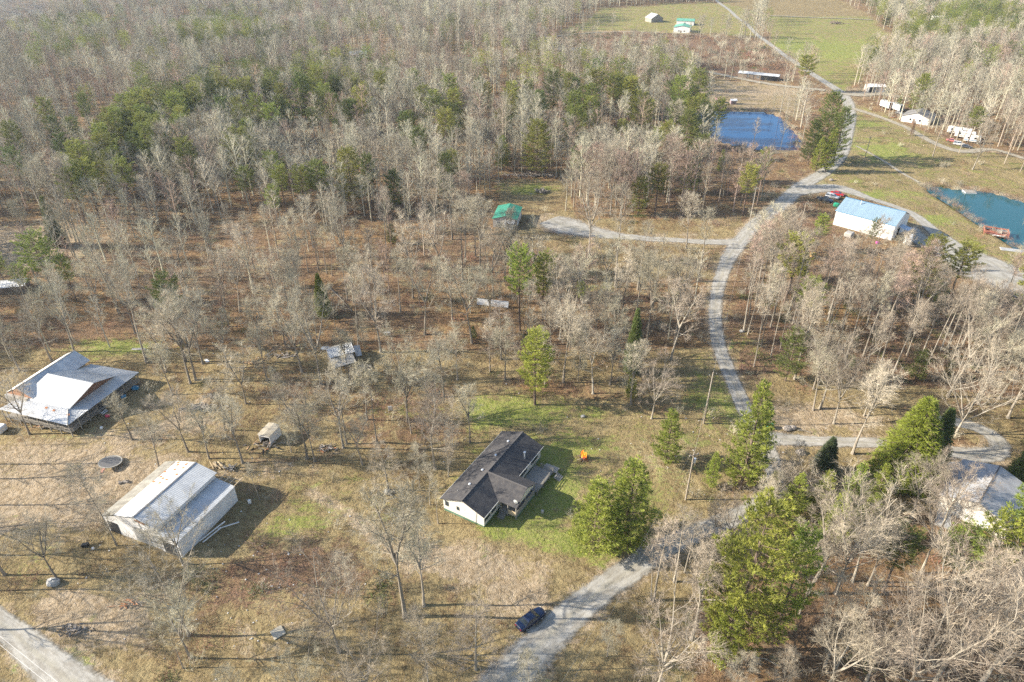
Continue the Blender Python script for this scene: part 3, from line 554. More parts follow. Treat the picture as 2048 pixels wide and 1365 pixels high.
# ------------------------------------------------------------------ where the trees stand (photo pixel of the foot, of the top, kind)
T_MAN = [  # (foot x, foot y, top y, kind, shade)   shade g grey, w pale, r reddish
 (64,503,400,'mid','g'),(203,628,512,'oak','g'),(239,628,445,'pop','g'),(149,705,555,'oak','g'),(146,680,600,'mid','g'),(104,723,598,'mid','g'),(40,742,628,'mid','g'),
 (294,726,525,'pop','g'),(333,744,620,'oak','g'),(381,768,605,'mid','g'),(392,761,585,'oak','g'),(406,728,588,'oak','g'),(353,594,478,'pop','g'),(508,538,425,'pop','g'),
 (450,614,500,'oak','g'),(480,624,505,'mid','g'),(604,745,590,'oak','g'),(642,769,583,'oak','g'),(535,761,650,'mid','g'),(762,705,540,'oak','w'),(776,672,550,'thin','g'),
 (695,602,495,'pop','g'),(708,606,490,'mid','g'),(654,547,455,'pop','g'),(664,552,465,'thin','g'),(637,541,435,'pop','g'),(639,531,448,'thin','g'),(617,545,452,'pop','g'),(590,532,425,'mid','g'),(601,589,478,'mid','g'),
 (670,653,605,'young','g'),(801,624,500,'pop','g'),(744,538,460,'thin','g'),(768,552,478,'oak','r'),(888,795,672,'mid','g'),(815,844,680,'wide','g'),(823,867,745,'thin','g'),(940,886,775,'mid','g'),
 (687,896,735,'oak','g'),(694,888,760,'dead','g'),(615,918,758,'oak','g'),(630,923,812,'mid','g'),(583,905,822,'young','g'),(754,885,765,'dead','g'),(777,980,868,'cone','w'),(839,976,893,'young','g'),
 (870,938,788,'mid','w'),(897,954,838,'young','w'),(60,869,745,'oak','g'),(53,891,840,'dead','g'),(319,937,832,'mid','g'),(377,904,776,'oak','g'),(419,918,815,'mid','g'),(485,926,795,'mid','g'),
 (492,808,698,'oak','g'),(234,1092,935,'young','g'),(114,1157,1038,'oak','g'),(10,1150,1010,'oak','g'),(379,1270,1085,'wide','g'),(381,1316,1185,'oak','g'),(367,1337,1275,'dead','g'),(367,1128,1012,'wide','g'),
 (678,1304,1120,'wide','w'),(810,1233,978,'mid','g'),(848,1211,1048,'mid','g'),(952,1339,1198,'cone','w'),(857,1372,1225,'young','w'),(876,1047,958,'thin','g'),(745,1400,1272,'wide','w'),(608,1412,1308,'wide','g'),
 (482,1400,1330,'young','g'),(30,1420,1345,'young','g'),(1307,1202,1032,'pop','w'),(1302,1200,1085,'thin','w'),(1348,1164,1022,'pop','w'),(1369,1146,1018,'thin','w'),(1383,1279,1083,'mid','w'),(1214,1313,1238,'young','g'),
 (1313,1385,1208,'wide','w'),(1671,1187,972,'wide','w'),(1705,1163,1000,'oak','w'),(1615,1187,1010,'mid','w'),(1879,1068,922,'oak','w'),(1823,1036,912,'oak','w'),(1735,1171,1058,'mid','g'),(1554,1002,905,'low','w'),
 (1705,908,733,'mid','g'),(1640,817,645,'wide','w'),(1626,821,702,'mid','g'),(1667,848,712,'oak','w'),(1911,868,692,'low','w'),(1728,832,735,'oak','w'),(1731,1365,1205,'wide','w'),(1645,1395,1235,'oak','w'),
 (1790,1420,1170,'wide','w'),(1850,1400,1118,'oak','w'),(1960,1370,1120,'wide','w'),(2045,1410,1210,'oak','w'),(2000,1330,1110,'oak','r'),(1905,1290,1120,'mid','w'),(1560,1390,1290,'young','w'),(1460,1400,1300,'young','g'),
 (1487,664,515,'pop','w'),(1495,670,560,'thin','w'),(1576,632,458,'pop','w'),(1576,588,480,'pop','w'),(1637,617,470,'pop','w'),(1643,606,480,'pop','w'),(1658,629,482,'pop','w'),(1684,656,512,'oak','w'),(1733,653,498,'oak','w'),
 (1813,676,530,'oak','w'),(1843,661,528,'pop','w'),(1813,711,622,'mid','w'),(1840,720,590,'pop','w'),(1881,702,568,'pop','w'),(1895,697,527,'pop','w'),(1925,691,560,'pop','w'),(1948,694,560,'pop','w'),(1986,688,575,'mid','w'),
 (2021,705,598,'pop','w'),(1963,723,648,'thin','w'),(1980,770,658,'mid','w'),(1523,658,560,'mid','w'),(1541,655,535,'pop','w'),(1552,594,430,'pop','w'),(1540,590,440,'thin','w'),(1562,585,425,'pop','w'),(1535,600,460,'mid','w'),
 (1585,650,560,'mid','w'),(1610,640,520,'thin','w'),(1700,690,600,'thin','w'),(1620,700,610,'young','g'),(1745,700,620,'mid','w'),(1780,640,540,'pop','w'),(1865,650,560,'thin','w'),(1560,700,600,'thin','g'),(1585,690,590,'mid','w'),
 (1177,524,340,'oak','w'),(1231,575,370,'pop','g'),(1215,594,470,'mid','g'),(1250,564,478,'thin','g'),(1372,497,385,'mid','g'),(1341,720,566,'mid','w'),(1303,838,722,'wide','w'),(1261,810,688,'mid','g'),(1186,788,658,'mid','w'),
 (1127,766,600,'mid','g'),(944,687,528,'mid','g'),(1002,720,592,'cone','w'),(988,594,456,'oak','g'),(1046,682,560,'thin','g'),(1054,667,550,'thin','g'),(1156,762,648,'young','g'),(1294,689,518,'mid','g'),(1131,423,338,'mid','g'),
 (1065,510,432,'low','g'),(1270,640,500,'mid','g'),(1305,620,470,'pop','g'),(1090,640,520,'oak','g'),(1195,690,580,'mid','g'),(1230,720,610,'oak','g'),(1150,620,500,'mid','g'),(1060,600,470,'mid','g'),(1275,580,440,'pop','g'),(1100,720,600,'mid','g'),
 (880,560,430,'oak','g'),(925,560,400,'pop','g'),(960,545,400,'mid','g'),(905,480,350,'pop','g'),(870,470,330,'oak','g'),(1010,560,450,'mid','g'),(850,670,520,'mid','g'),(905,640,520,'oak','g'),(730,700,620,'young','g'),(930,470,345,'mid','r'),
 (1865,314,230,'mid','w'),(1917,307,235,'oak','w'),(1945,340,240,'oak','w'),(1842,287,235,'pop','w'),(2008,328,240,'oak','w'),(2040,345,290,'mid','w'),(1819,286,262,'thin','w'),
 (2045,150+300,430,'dead','g'),(1505,300,235,'low','w'),(1600,230,165,'oak','g'),(1560,300,225,'low','g'),(1345,300,200,'mid','g'),(1438,130,60,'oak','w'),(1535,98,40,'oak','w'),(1522,85,30,'oak','g'),(1500,78,18,'wide','g'),(1490,75,25,'oak','g'),(1545,112,60,'mid','w'),(1400,80,30,'mid','g'),(1420,75,35,'mid','g'),(1290,140,92,'oak','g'),(1255,132,88,'mid','w'),(1330,90,60,'young','g'),(1225,60,25,'oak','g'),(1180,50,20,'oak','g'),(1240,110,80,'mid','g'),
 (1590,1010,925,'low','w'),(1520,1050,960,'mid','g'),(1460,1080,990,'low','w'),(1420,1090,1010,'mid','w'),(1578,962,885,'young','w'),(1535,1035,950,'young','g'),(455,735,630,'mid','g'),(520,700,600,'mid','g'),(570,690,590,'pop','g'),(700,760,660,'mid','g'),(735,840,730,'mid','g'),(870,850,740,'oak','g'),(905,900,800,'young','w'),(860,1010,920,'thin','g'),(915,760,660,'mid','g'),(980,745,640,'pop','g'),(1010,760,650,'mid','g'),(1090,775,670,'mid','g'),(1160,735,630,'mid','g'),(1220,770,660,'mid','g'),(560,820,740,'young','g'),(265,880,790,'mid','g'),(345,790,690,'mid','g'),(450,860,760,'mid','g'),(725,930,830,'mid','g'),(520,1000,930,'thin','g'),(1060,1395,1300,'young','g'),(700,1180,1110,'young','g'),
 (-40,1010,880,'oak','g'),(-60,1110,960,'oak','g'),(-90,960,830,'mid','g'),(-80,1180,1040,'oak','g'),(-120,1260,1080,'oak','g'),(-30,930,800,'mid','g'),(-150,1060,900,'wide','g'),
]
P_MAN = [ # foot x, foot y, top y, kind, shade n(ormal)/d(ark)/h(emlock)/c(edar)/r(dead brown), width factor, label
 (1070,810,668,'round','n',1.15,'lone yellow-green pine on a bare straight trunk at the top edge of the lawn'),
 (1480,978,768,'bushy','n',.85,'tall bright pine beside the road bend, right of the power pole'),
 (1500,960,810,'bushy','n',.9,'second pine leaning into the tall one beside the road bend'),
 (1330,925,822,'bushy','n',1.25,'small rounded light green pine standing alone on the dry lawn'),
 (1252,1082,922,'bushy','n',1.45,'right hand pine of the pair between the dark roofed house and the gravel road'),
 (1188,1100,962,'bushy','n',1.45,'left hand pine of the pair between the dark roofed house and the gravel road'),
 (1225,1105,1010,'bushy','n',1.0,'shorter pine filling the gap of the pair above the gravel road'),
 (1462,1300,1005,'white','n',.76,'huge green pine among pale bare trees below the road fork, largest evergreen in view'),
 (1550,1270,1060,'white','n',.6,'slimmer pine pressed against the right side of the huge green pine'),
 (1440,1330,1180,'bushy','n',.75,'low pine at the foot of the huge green pine'),
 (1795,962,795,'hem','h',1.45,'broad bright yellow-green hemlock cone beside the driveway'),
 (1848,950,815,'hem','d',.9,'darker hemlock behind the right shoulder of the broad bright cone'),
 (1645,948,874,'hem','c',1.25,'small dark cedar beside the driveway, left of the broad bright hemlock'),
 (1420,975,905,'bushy','n',.9,'small pine bush at the left foot of the tall bright road bend pine'),
 (1745,1010,930,'bushy','n',1.1,'light green young pine below the broad bright hemlock'),
 (1690,1035,928,'bushy','n',1.0,'middle young pine of the clump above the big pale bare tree'),
 (1630,1045,945,'bushy','n',1.1,'leftmost young pine of the clump above the big pale bare tree'),
 (1578,1040,950,'bushy','n',1.2,'bushy light pine hiding the road left of the young pine clump'),
 (1660,1085,985,'bushy','n',1.1,'lowest young pine at the near side of the clump'),
 (1535,1010,945,'bushy','m',1.1,'olive green pine bush just below the tall bright road bend pine'),
 (1720,1085,990,'bushy','n',1.1,'young pine right of the lowest one in the clump'),
 (2040,960,878,'hem','d',1.3,'dark green hemlock cut by the right edge above the grey garage roof'),
 (2010,1170,985,'virginia','n',1.15,'spreading yellow-green pine over the grey roofed garage'),
 (2045,1150,985,'virginia','n',1.25,'spreading pine cut by the right edge below the grey roof'),
 (1880,1190,1060,'virginia','n',1.15,'flat topped pine below the concrete driveway'),
 (1945,1180,1040,'virginia','n',1.1,'flat topped pine between the two spreading ones at the right edge'),
 (1765,1185,1060,'virginia','d',1.0,'thin dark pine under the biggest pale bare tree'),
 (648,632,546,'hem','h',.85,'narrow bright cedar cone alone on the orange leaf slope'),
 (154,604,512,'virginia','n',.8,'thin pine behind the left bare trees near the woodland clearing'),
 (60,600,530,'virginia','n',1.3,'spreading pine above the small white roofed cabin at the left edge'),
 (15,575,510,'virginia','n',1.3,'spreading pine cut by the left edge above the small cabin'),
 (120,492,392,'hem','d',.8,'tall dark spruce-like evergreen at the left woodland clearing'),
 (200,440,322,'virginia','n',1.1,'tall heavy pine behind the dark spruce-like evergreen'),
 (785,488,446,'bushy','d',1.4,'low dark green bush-shaped pine in the middle wood'),
 (1262,745,616,'hem','d',.62,'slim green spire between bare trees left of the road bend'),
 (1040,662,498,'virginia','n',.85,'tall pine with a flat yellow-green crown in the middle of the wood'),
 (1085,655,510,'virginia','n',.8,'right hand twin of the flat crowned pine in the middle of the wood'),
 (1160,625,565,'virginia','n',.8,'low yellow-green pine right of the flat crowned twins'),
 (1630,505,432,'virginia','n',1.1,'rounded pine left of the white wall of the blue roofed building'),
 (1735,510,440,'virginia','d',.75,'dark open pine before the white wall of the blue roofed building'),
 (1838,545,470,'bushy','n',.75,'green pine right of the white covered trailer'),
 (1640,320,186,'white','d',.85,'tallest deep green pine between the blue pond and the road'),
 (1665,330,215,'white','d',.8,'pine right against the road beside the blue pond'),
 (1615,330,240,'white','d',.8,'pine on the pond side of the roadside pine clump'),
 (1650,345,260,'bushy','n',1.1,'lower lighter pine at the near end of the roadside pine clump'),
 (1630,345,275,'bushy','n',1.0,'lowest pine of the roadside clump beside the pond'),
 (1602,185,112,'virginia','n',1.3,'open crowned pine beside the road near the long brown shed'),
 (1738,155,96,'white','d',.85,'dark pine at the woodland edge behind the white garage'),
 (1828,230,148,'white','n',1.0,'broad pine behind the two white box trucks'),
 (1795,222,185,'bushy','n',1.0,'low pine between the box trucks and the white garage'),
 (1822,272,243,'bushy','r',.8,'small rust brown conifer beside the gravel track'),
 (1770,55,22,'white','d',1.2,'dark pine where the far pale track enters the wood'),
 (947,680,652,'bushy','d',1.2,'small dark green bush pine at the foot of middle bare trees'),
 (1700,740,712,'bushy','d',.8,'dark low pine among the white trunks right of the road'),
 (1830,760,700,'bushy','d',1.3,'dark bushy pine at the near edge of the right hand wood'),
 (1935,640,570,'virginia','d',.8,'dark pine behind the white trunks by the gravel lot'),
 (1870,620,565,'white','d',.9,'deep green pine rising from the right hand wood near the lot'),
 (1690,620,575,'bushy','d',.8,'dark pine deep in the right hand wood below the white wall'),
 (1600,560,500,'bushy','d',1.0,'small dark pine beside the road under pale poplars'),
 (1890,760,720,'bushy','d',1.1,'low dark bush pine behind the orange leaf patch'),
 (1260,800,740,'bushy','n',.9,'faint green young pine below the slim spire'),
 (555,450,375,'virginia','n',1.2,'small flat pine in the left middle wood'),
 (1310,310,255,'virginia','n',1.1,'pine at the near corner of the blue pond wood'),
 (1520,375,300,'virginia','n',1.0,'dark pine below the blue pond at the wood edge'),
 (1500,362,318,'bushy','n',1.0,'bushy pine just below the blue pond'),
 (1440,345,300,'bushy','n',1.1,'bushy pine at the near left bank of the blue pond'),
]
W_CLEAR = [world_poly(p) for p in (FIELD, MIDF, FARF, SHORE, RIGHTG, GSTRIP, POND1, POND2,
   [(-40,440),(115,440),(125,520),(60,560),(-40,560)], [(-400,745),(500,725),(640,690),(760,690),(900,720),(1060,740),(1300,790),(1400,860),(1380,1000),(1310,1060),(1290,1500),(-600,1500)],
   [(1375,790),(1460,760),(1560,770),(1900,810),(2060,850),(2060,960),(1860,1080),(1700,950),(1520,1000),(1300,1060)], [(1100,1060),(1310,1060),(1600,1010),(1560,1500),(1000,1500)],
   [(900,420),(1060,400),(1110,480),(960,500)], [(0,550),(60,550),(60,610),(-40,610)], [(1570,385),(1680,380),(1830,430),(1960,515),(2200,560),(2200,650),(2040,600),(1830,592),(1600,590),(1560,520),(1480,470)], [(1430,285),(1600,295),(1620,368),(1450,375)], [(945,400),(1080,400),(1110,520),(1080,545),(965,545)], [(1560,935),(1780,935),(1800,1085),(1540,1095)], [(1830,890),(2070,950),(2070,1110),(1900,1140),(1830,1070)], [(1590,150),(1690,190),(1700,300),(1640,350),(1600,330),(1610,220)], [(690,98),(740,98),(740,130),(690,130)], [(905,105),(950,105),(950,130),(905,130)])]
SPARSE = world_poly([(420,440),(1000,440),(1440,490),(1400,800),(900,740),(420,740),(-100,740),(-100,560),(200,520)])
EVER = [(world_poly(p), s_) for p, s_ in (([(400,165),(800,155),(770,245),(720,290),(470,310),(410,240)], .45), ([(290,215),(420,200),(400,330),(240,420),(200,330)], .5), ([(1080,180),(1430,170),(1430,340),(1150,300)], .25),
   ([(1790,60),(2000,30),(2060,90),(1960,110),(1800,120)], .6), ([(900,90),(1080,150),(1080,300),(760,290)], .12), ([(330,80),(520,50),(560,110),(380,130)], .4), ([(100,80),(260,60),(220,150),(80,160)], .25), ([(1700,-5),(1790,30),(1770,60),(1730,40)], .5),([(1640,520),(2040,560),(2040,760),(1640,740)], .04))]
def poly_any(X, Y, polys):
    m = np.zeros(np.shape(X), bool)
    for p in polys: m |= inpoly(X, Y, p)
    return m
def jitter_field(x0, x1, y0, y1, st, seed):
    g = np.random.RandomState(seed); X, Y = np.meshgrid(np.arange(x0, x1, st), np.arange(y0, y1, st))
    X = X+g.uniform(-.48, .48, X.shape)*st; Y = Y+g.uniform(-.48, .48, Y.shape)*st; return X.ravel(), Y.ravel(), g
RW = np.array(ROADS_W)
def near_road(X, Y, pad):
    m = np.zeros(len(X), bool)
    for k in range(0, len(RW), 2): m |= (X-RW[k, 0])**2+(Y-RW[k, 1])**2 < (RW[k, 2]+pad)**2
    return m
bare = []   # dict(x, y, h, kind, shade, wf, manual)
for (bx, by, ty, kd, sh) in T_MAN:
    p = at(bx, by); h = height_of(bx, by, ty); bare.append((p.x, p.y, min(h, 30), kd, sh, 1.12, 1))
man = np.array([(b[0], b[1]) for b in bare])
P0 = [(at(q[0], q[1]), q) for q in P_MAN]; pman = np.array([(p.x, p.y) for p, _ in P0])
cand = []
for (x0, x1, y0, y1, st, seed) in ((-330, 330, 55, 290, 5.4, 1), (-620, 620, 290, 560, 6.2, 2), (-1000, 950, 560, 1000, 7.0, 3), (-1700, 400, 1000, 2300, 11, 4), (400, 1100, 1000, 1300, 10, 5)):
    X, Y, g = jitter_field(x0, x1, y0, y1, st, seed); px, py, dd = proj(X, Y, hf(X, Y))
    vis = (px > -260) & (px < 2300) & (dd > 5) & (py < 1700)
    ok = vis & ~poly_any(X, Y, W_CLEAR); X, Y = X[ok], Y[ok]; ok = ~near_road(X, Y, 3.2); X, Y = X[ok], Y[ok]
    sp = inpoly(X, Y, SPARSE); ok = ~(sp & (g.rand(len(X)) > .40)); X, Y = X[ok], Y[ok]
    ok = ~((Y < 78) & (X > 20) & (g.rand(len(X)) < .4)); X, Y = X[ok], Y[ok]
    for A in (man, pman):
        if st < 6: d = ((X[:, None]-A[None, :, 0])**2+(Y[:, None]-A[None, :, 1])**2).min(1); ok = d > 3.6**2; X, Y = X[ok], Y[ok]
    gp_ = vnoise(X/38, Y/38, 9)+.5*vnoise(X/14, Y/14, 8); ok = ~((gp_ < -.16) & (g.rand(len(X)) < .55)); X, Y = X[ok], Y[ok]
    ev = g.rand(len(X)); pr = np.full(len(X), .05)
    for p_, s_ in EVER: pr = np.where(inpoly(X, Y, p_), s_, pr)
    for i in range(len(X)): cand.append((X[i], Y[i], ev[i] < pr[i], g.rand(), g.rand(), g.rand()))
WR = world_poly([(1480,560),(1620,560),(2070,600),(2070,800),(1700,760),(1480,740)])
pines = []
for x, y, e, a, b, c in cand:
    if e:
        pines.append((x, y, 13+9*a, 'virginia' if b < .6 else 'white', 'k' if c < .4 else 'm', .85+.4*c))
    else:
        wr = bool(inpoly(np.array([x]), np.array([y]), WR)[0])
        inright = x > 60 and y < 260
        kd = ('pop' if b < .22 else 'mid' if b < .62 else 'thin' if b < .70 else 'oak') if not (y < 75 and x > 20) else ('oak' if b < .5 else 'wide' if b < .7 else 'mid')
        a = min(1.15, max(-.15, a+1.1*float(vnoise(x/30, y/30, 4))))
        if wr: kd = 'pop' if b < .6 else 'thin'; a = .5+.6*a
        bare.append((x, y, 10.5+11*a, kd, ('w' if c < (.5 if inright else .10) else 'r' if c > .87 else 'g'), .9+.3*c, 0))
print('bare', len(bare), 'pines', len(pines))
def size_of(t):
    px, py, d = proj(t[0], t[1], 8.0)
    return (t[2]*(1.4 if t[6] else 1)/d)*(1.0 if -60 < px < 2110 and py < 1420 else .45)
bare.sort(key=lambda t: -size_of(t))
big, rest = bare[:300], bare[300:]
# pines: far ones past 230 single things join the wood
pines.sort(key=lambda t: math.hypot(t[0], t[1]))
pines_one, pines_rest = pines[:225], pines[225:]

# landmarks used to say where a tree stands
LM = [('the dark roofed house', 955, 950), ('the metal barn', 340, 1010), ('the white roofed house', 140, 790), ('the round trampoline', 223, 921), ('the small white shed', 537, 860), ('the collapsed shed', 690, 715),
      ('the green roofed garage', 1015, 435), ('the blue roofed building', 1740, 440), ('the dark blue sedan', 1060, 1240), ('the wooden power pole', 1371, 1000), ('the driveway loop', 1960, 880), ('the grey garage roof', 2000, 970),
      ('the road fork', 1450, 490), ('the narrow bright cedar', 648, 600), ('the blue pond', 1520, 255), ('the teal pond', 1960, 420), ('the burning brush pile', 1166, 910), ('the brush heap', 1082, 384), ('the white motorhomes', 1920, 280),
      ('the small left cabin', 15, 575), ('the lone lawn pine', 1070, 790), ('the huge green pine', 1500, 1290), ('the broad bright hemlock', 1800, 930), ('the concrete well lid', 547, 1265), ('the bottom left road', 90, 1300), ('the boulder', 108, 1165),
      ('the left woodland clearing', 60, 480), ('the gravel lot', 1960, 545), ('the road bend', 1432, 620), ('the flat crowned pine', 1050, 600), ('the log heap', 400, 818), ('the long brown shed', 1515, 150), ('the long pale shed path', 1300, 470),
      ('the orange leaf slope', 600, 640), ('the dark low bush pine', 785, 480), ('the right edge poplars', 2030, 700), ('the bottom right corner', 2000, 1330), ('the left edge', 10, 700), ('the ridge house', 705, 112), ('the far mobile home', 1133, 100), ('the far green field', 1620, 90), ('the far valley', 120, 60), ('the middle wood', 760, 400), ('the ridge wood', 350, 330)]
LMw = [(n_, at(a, b)) for n_, a, b in LM if not n_.startswith('the long pale')]
ORD = ['', 'nearest', 'second nearest', 'third nearest', 'fourth nearest', 'fifth nearest', 'sixth nearest', 'seventh nearest', 'eighth nearest', 'ninth nearest', 'tenth nearest', 'eleventh nearest', 'twelfth nearest', 'thirteenth nearest', 'fourteenth nearest', 'fifteenth nearest']
LOOK = {'oak': 'round crowned bare tree', 'wide': 'wide spreading bare tree', 'mid': 'bare tree', 'pop': 'tall slender bare tree', 'young': 'small bushy bare tree', 'thin': 'thin bare tree', 'cone': 'cone shaped bare tree', 'dead': 'broken dead tree', 'low': 'low vase shaped bare tree'}
SH = {'g': 'grey', 'w': 'pale barked', 'r': 'reddish'}
def place_words(x, y):
    bd = min(LMw, key=lambda l: math.hypot(l[1].x-x, l[1].y-y)); dx, dy = x-bd[1].x, y-bd[1].y
    side = ('right of' if dx > 0 else 'left of') if abs(dx) > abs(dy) else ('behind' if dy > 0 else 'in front of')
    return side, bd[0], math.hypot(dx, dy)
def ranked_labels(items, looks):
    pl = [place_words(t[0], t[1]) for t in items]; groups = {}
    for i, p_ in enumerate(pl): groups.setdefault((looks[i], p_[0], p_[1]), []).append(i)
    out = [None]*len(items)
    for k, ids in groups.items():
        ids.sort(key=lambda i: pl[i][2])
        for j, i in enumerate(ids):
            if len(ids) == 1: out[i] = f'{k[0]} {k[1]} {k[2]}'
            else: out[i] = f'{k[0]} {k[1]} {k[2]}, {ORD[j+1] if j+1 < len(ORD) else "farther"}'
    return out
labs = ranked_labels(big, [SH[t[4]]+' '+LOOK[t[3]] for t in big])
def set_obj_mat(o, m): o.material_slots[0].link = 'OBJECT'; o.material_slots[0].material = m
for i, (t, lab) in enumerate(zip(big, labs)):
    x, y, h, kd, sh, wf, mn = t; ta, tb = BY[kd][i % len(BY[kd])]
    root = thing('bare_tree', lab, 'tree', (x, y, land(x, y)-.05), rnd.uniform(0, 6.28), 'bare trees of the woods and yards')
    s_ = h/20.0; sw = s_**.85*wf*(1.0 if h > 9 else 1.1); root.scale = (sw, sw, s_)
    root.rotation_euler[0] = rnd.gauss(0, .02); root.rotation_euler[1] = rnd.gauss(0, .02)
    a = obj('trunk', ta, root); b = obj('crown', tb, root)
    if sh == 'w': set_obj_mat(a, M_white); set_obj_mat(b, M_twigw)
    if sh == 'r': set_obj_mat(b, M_twigr)
def put_pine(x, y, h, kd, sh, wf, lab, group, idx):
    ta, tb = PP[kd][idx % len(PP[kd])]
    root = thing('pine_tree' if kd in ('white', 'virginia', 'bushy') else 'hemlock_tree', lab, 'tree', (x, y, land(x, y)-.05), rnd.uniform(0, 6.28), group)
    s_ = h/20.0; root.scale = (s_*wf, s_*wf, s_); obj('trunk', ta, root); c = obj('crown', tb, root)
    m = {'m': M_pinem, 'k': M_pinek, 'd': M_pined, 'h': M_hem, 'c': M_ceddark, 'r': M_rust}.get(sh)
    if m: set_obj_mat(c, m)
for i, (p, q) in enumerate(P0):
    put_pine(p.x, p.y, min(32, height_of(q[0], q[1], q[2])), q[3], q[4], q[5], q[6], 'evergreens standing among the bare trees', i)
PL = {'white': 'full crowned pine', 'virginia': 'flat crowned pine', 'hem': 'cone shaped evergreen'}
for i, (t, lab) in enumerate(zip(pines_one, ranked_labels(pines_one, [('short ' if t[2] < 16 else 'tall ' if t[2] > 19.5 else 'mid-sized ')+('dark ' if t[4] == 'k' else 'light ')+PL[t[3]] for t in pines_one]))):
    put_pine(*t, lab, 'evergreens in the deep wood', i)

# ------------------------------------------------------------------ scattered stuff (geometry nodes over one point mesh)
def scatter(name, X, Y, rz, scl, pi, protos, label):
    """one object; protos are mesh objects kept out of the scene"""
    me = bpy.data.meshes.new(name); n_ = len(X); me.vertices.add(n_)
    Z = hf(X, Y); me.vertices.foreach_set('co', np.stack([X, Y, Z], -1).astype(np.float32).ravel())
    for nm, ar, ty in (('rz', rz, 'FLOAT'), ('pi', pi, 'INT')):
        me.attributes.new(nm, ty, 'POINT').data.foreach_set('value', np.asarray(ar, np.float32 if ty == 'FLOAT' else np.int32))
    me.attributes.new('scl', 'FLOAT_VECTOR', 'POINT').data.foreach_set('vector', np.asarray(scl, np.float32).ravel())
    o = obj(name, me); tag(o, label, kind='stuff')
    g = bpy.data.node_groups.new(name, 'GeometryNodeTree'); g.interface.new_socket('Geometry', in_out='INPUT', socket_type='NodeSocketGeometry'); g.interface.new_socket('Geometry', in_out='OUTPUT', socket_type='NodeSocketGeometry')
    N, L = g.nodes, g.links; gi = N.new('NodeGroupInput'); go = N.new('NodeGroupOutput'); last = None; jn = N.new('GeometryNodeJoinGeometry')
    def attr(nm, ty):
        a = N.new('GeometryNodeInputNamedAttribute'); a.data_type = ty; a.inputs['Name'].default_value = nm; return a.outputs[0]
    for k, po in enumerate(protos):
        oi = N.new('GeometryNodeObjectInfo'); oi.inputs['Object'].default_value = po; oi.inputs['As Instance'].default_value = True
        cmp_ = N.new('FunctionNodeCompare'); cmp_.data_type = 'INT'; cmp_.operation = 'EQUAL'; L.new(attr('pi', 'INT'), cmp_.inputs[2]); cmp_.inputs[3].default_value = k
        ip = N.new('GeometryNodeInstanceOnPoints'); L.new(gi.outputs[0], ip.inputs['Points']); L.new(cmp_.outputs[0], ip.inputs['Selection']); L.new(oi.outputs['Geometry'], ip.inputs['Instance'])
        cx = N.new('ShaderNodeCombineXYZ'); L.new(attr('rz', 'FLOAT'), cx.inputs[2]); L.new(cx.outputs[0], ip.inputs['Rotation']); L.new(attr('scl', 'FLOAT_VECTOR'), ip.inputs['Scale'])
        L.new(ip.outputs[0], jn.inputs[0])
    L.new(jn.outputs[0], go.inputs[0]); md = o.modifiers.new('scatter', 'NODES'); md.node_group = g; return o
def hidden(name, mb, m): return bpy.data.objects.new(name, mb.mesh(name, m))
g = np.random.RandomState(5)
fp = [hidden('far_tree', b, M_twigf) for b in FARP]
fpw = hidden('far_tree', FARP[2], M_twigw); fpr = hidden('far_tree', FARP[1], M_twigr); fpp = [hidden('far_pine', pine_proto(31, 'virginia', dense=.35)[1], M_pinem), hidden('far_pine', pine_proto(32, 'white', dense=.3)[1], M_pinek)]
protos = fp+[fpw, fpr]
RX = np.array([t[0] for t in rest]); RY = np.array([t[1] for t in rest]); RH = np.array([t[2] for t in rest])/20
kin = np.array([{'oak': 0, 'mid': 1, 'pop': 2, 'wide': 3, 'thin': 2}.get(t[3], 4) for t in rest]); q_ = g.rand(len(rest))
kin = np.where((kin == 0) & (q_ < .5), 3, np.where((kin == 1) & (q_ < .5), 4, kin))
kin = np.where([t[4] == 'w' for t in rest], 5, np.where([t[4] == 'r' for t in rest], 6, kin))
far = RY > 560
wd = RH*np.where(far, 1.35, 1.12)*g.uniform(.85, 1.2, len(RX))
scatter('forest', RX, RY, g.uniform(0, 6.28, len(RX)), np.stack([wd, wd, RH], -1), kin, protos, 'leafless grey-brown wood covering the hills behind the nearer trees')
if pines_rest:
    X = np.array([t[0] for t in pines_rest]); Y = np.array([t[1] for t in pines_rest]); h = np.array([t[2] for t in pines_rest])/20
    scatter('far_pines', X, Y, g.uniform(0, 6.28, len(X)), np.stack([h*1.15, h*1.15, h], -1), (g.rand(len(X)) < .4).astype(int), fpp, 'dark and light evergreens dotted through the most distant wood')
# undergrowth
def brush_proto(seed, n, hgt, spread, wd, m, lean=.5):
    r = random.Random(seed); b = MB()
    for i in range(n):
        a = Vector((r.gauss(0, spread*.35), r.gauss(0, spread*.35), -.05)); d = Vector((r.gauss(0, lean), r.gauss(0, lean), 1)).normalized(); L = hgt*r.uniform(.5, 1)
        o = d.orthogonal().normalized()*wd; o = Matrix.Rotation(r.uniform(0, 6), 3, d)@o; b.poly([a-o, a+o, a+d*L])
        if hgt > .8:
            for k in range(4):
                p_ = a+d*L*r.uniform(.3, .9); e = (d+Vector((r.gauss(0, .6), r.gauss(0, .6), r.gauss(.1, .4)))).normalized(); o2 = e.orthogonal().normalized()*wd*.7; b.poly([p_-o2, p_+o2, p_+e*L*.4])
    return hidden('undergrowth', b, m)
M_brush = mat('brown brush', (0.27, 0.20, 0.145), .95, var=.35, rnd_hue=.02)
M_brushr = mat('russet brush', (0.30, 0.17, 0.11), .95, var=.3, rnd_hue=.02)
M_grassd = mat('dry grass blades', (0.38, 0.31, 0.17), .9, var=.2, rnd_hue=.02)
M_grassg = mat('green grass blades', (0.22, 0.25, 0.06), .9, var=.3, rnd_hue=.02)
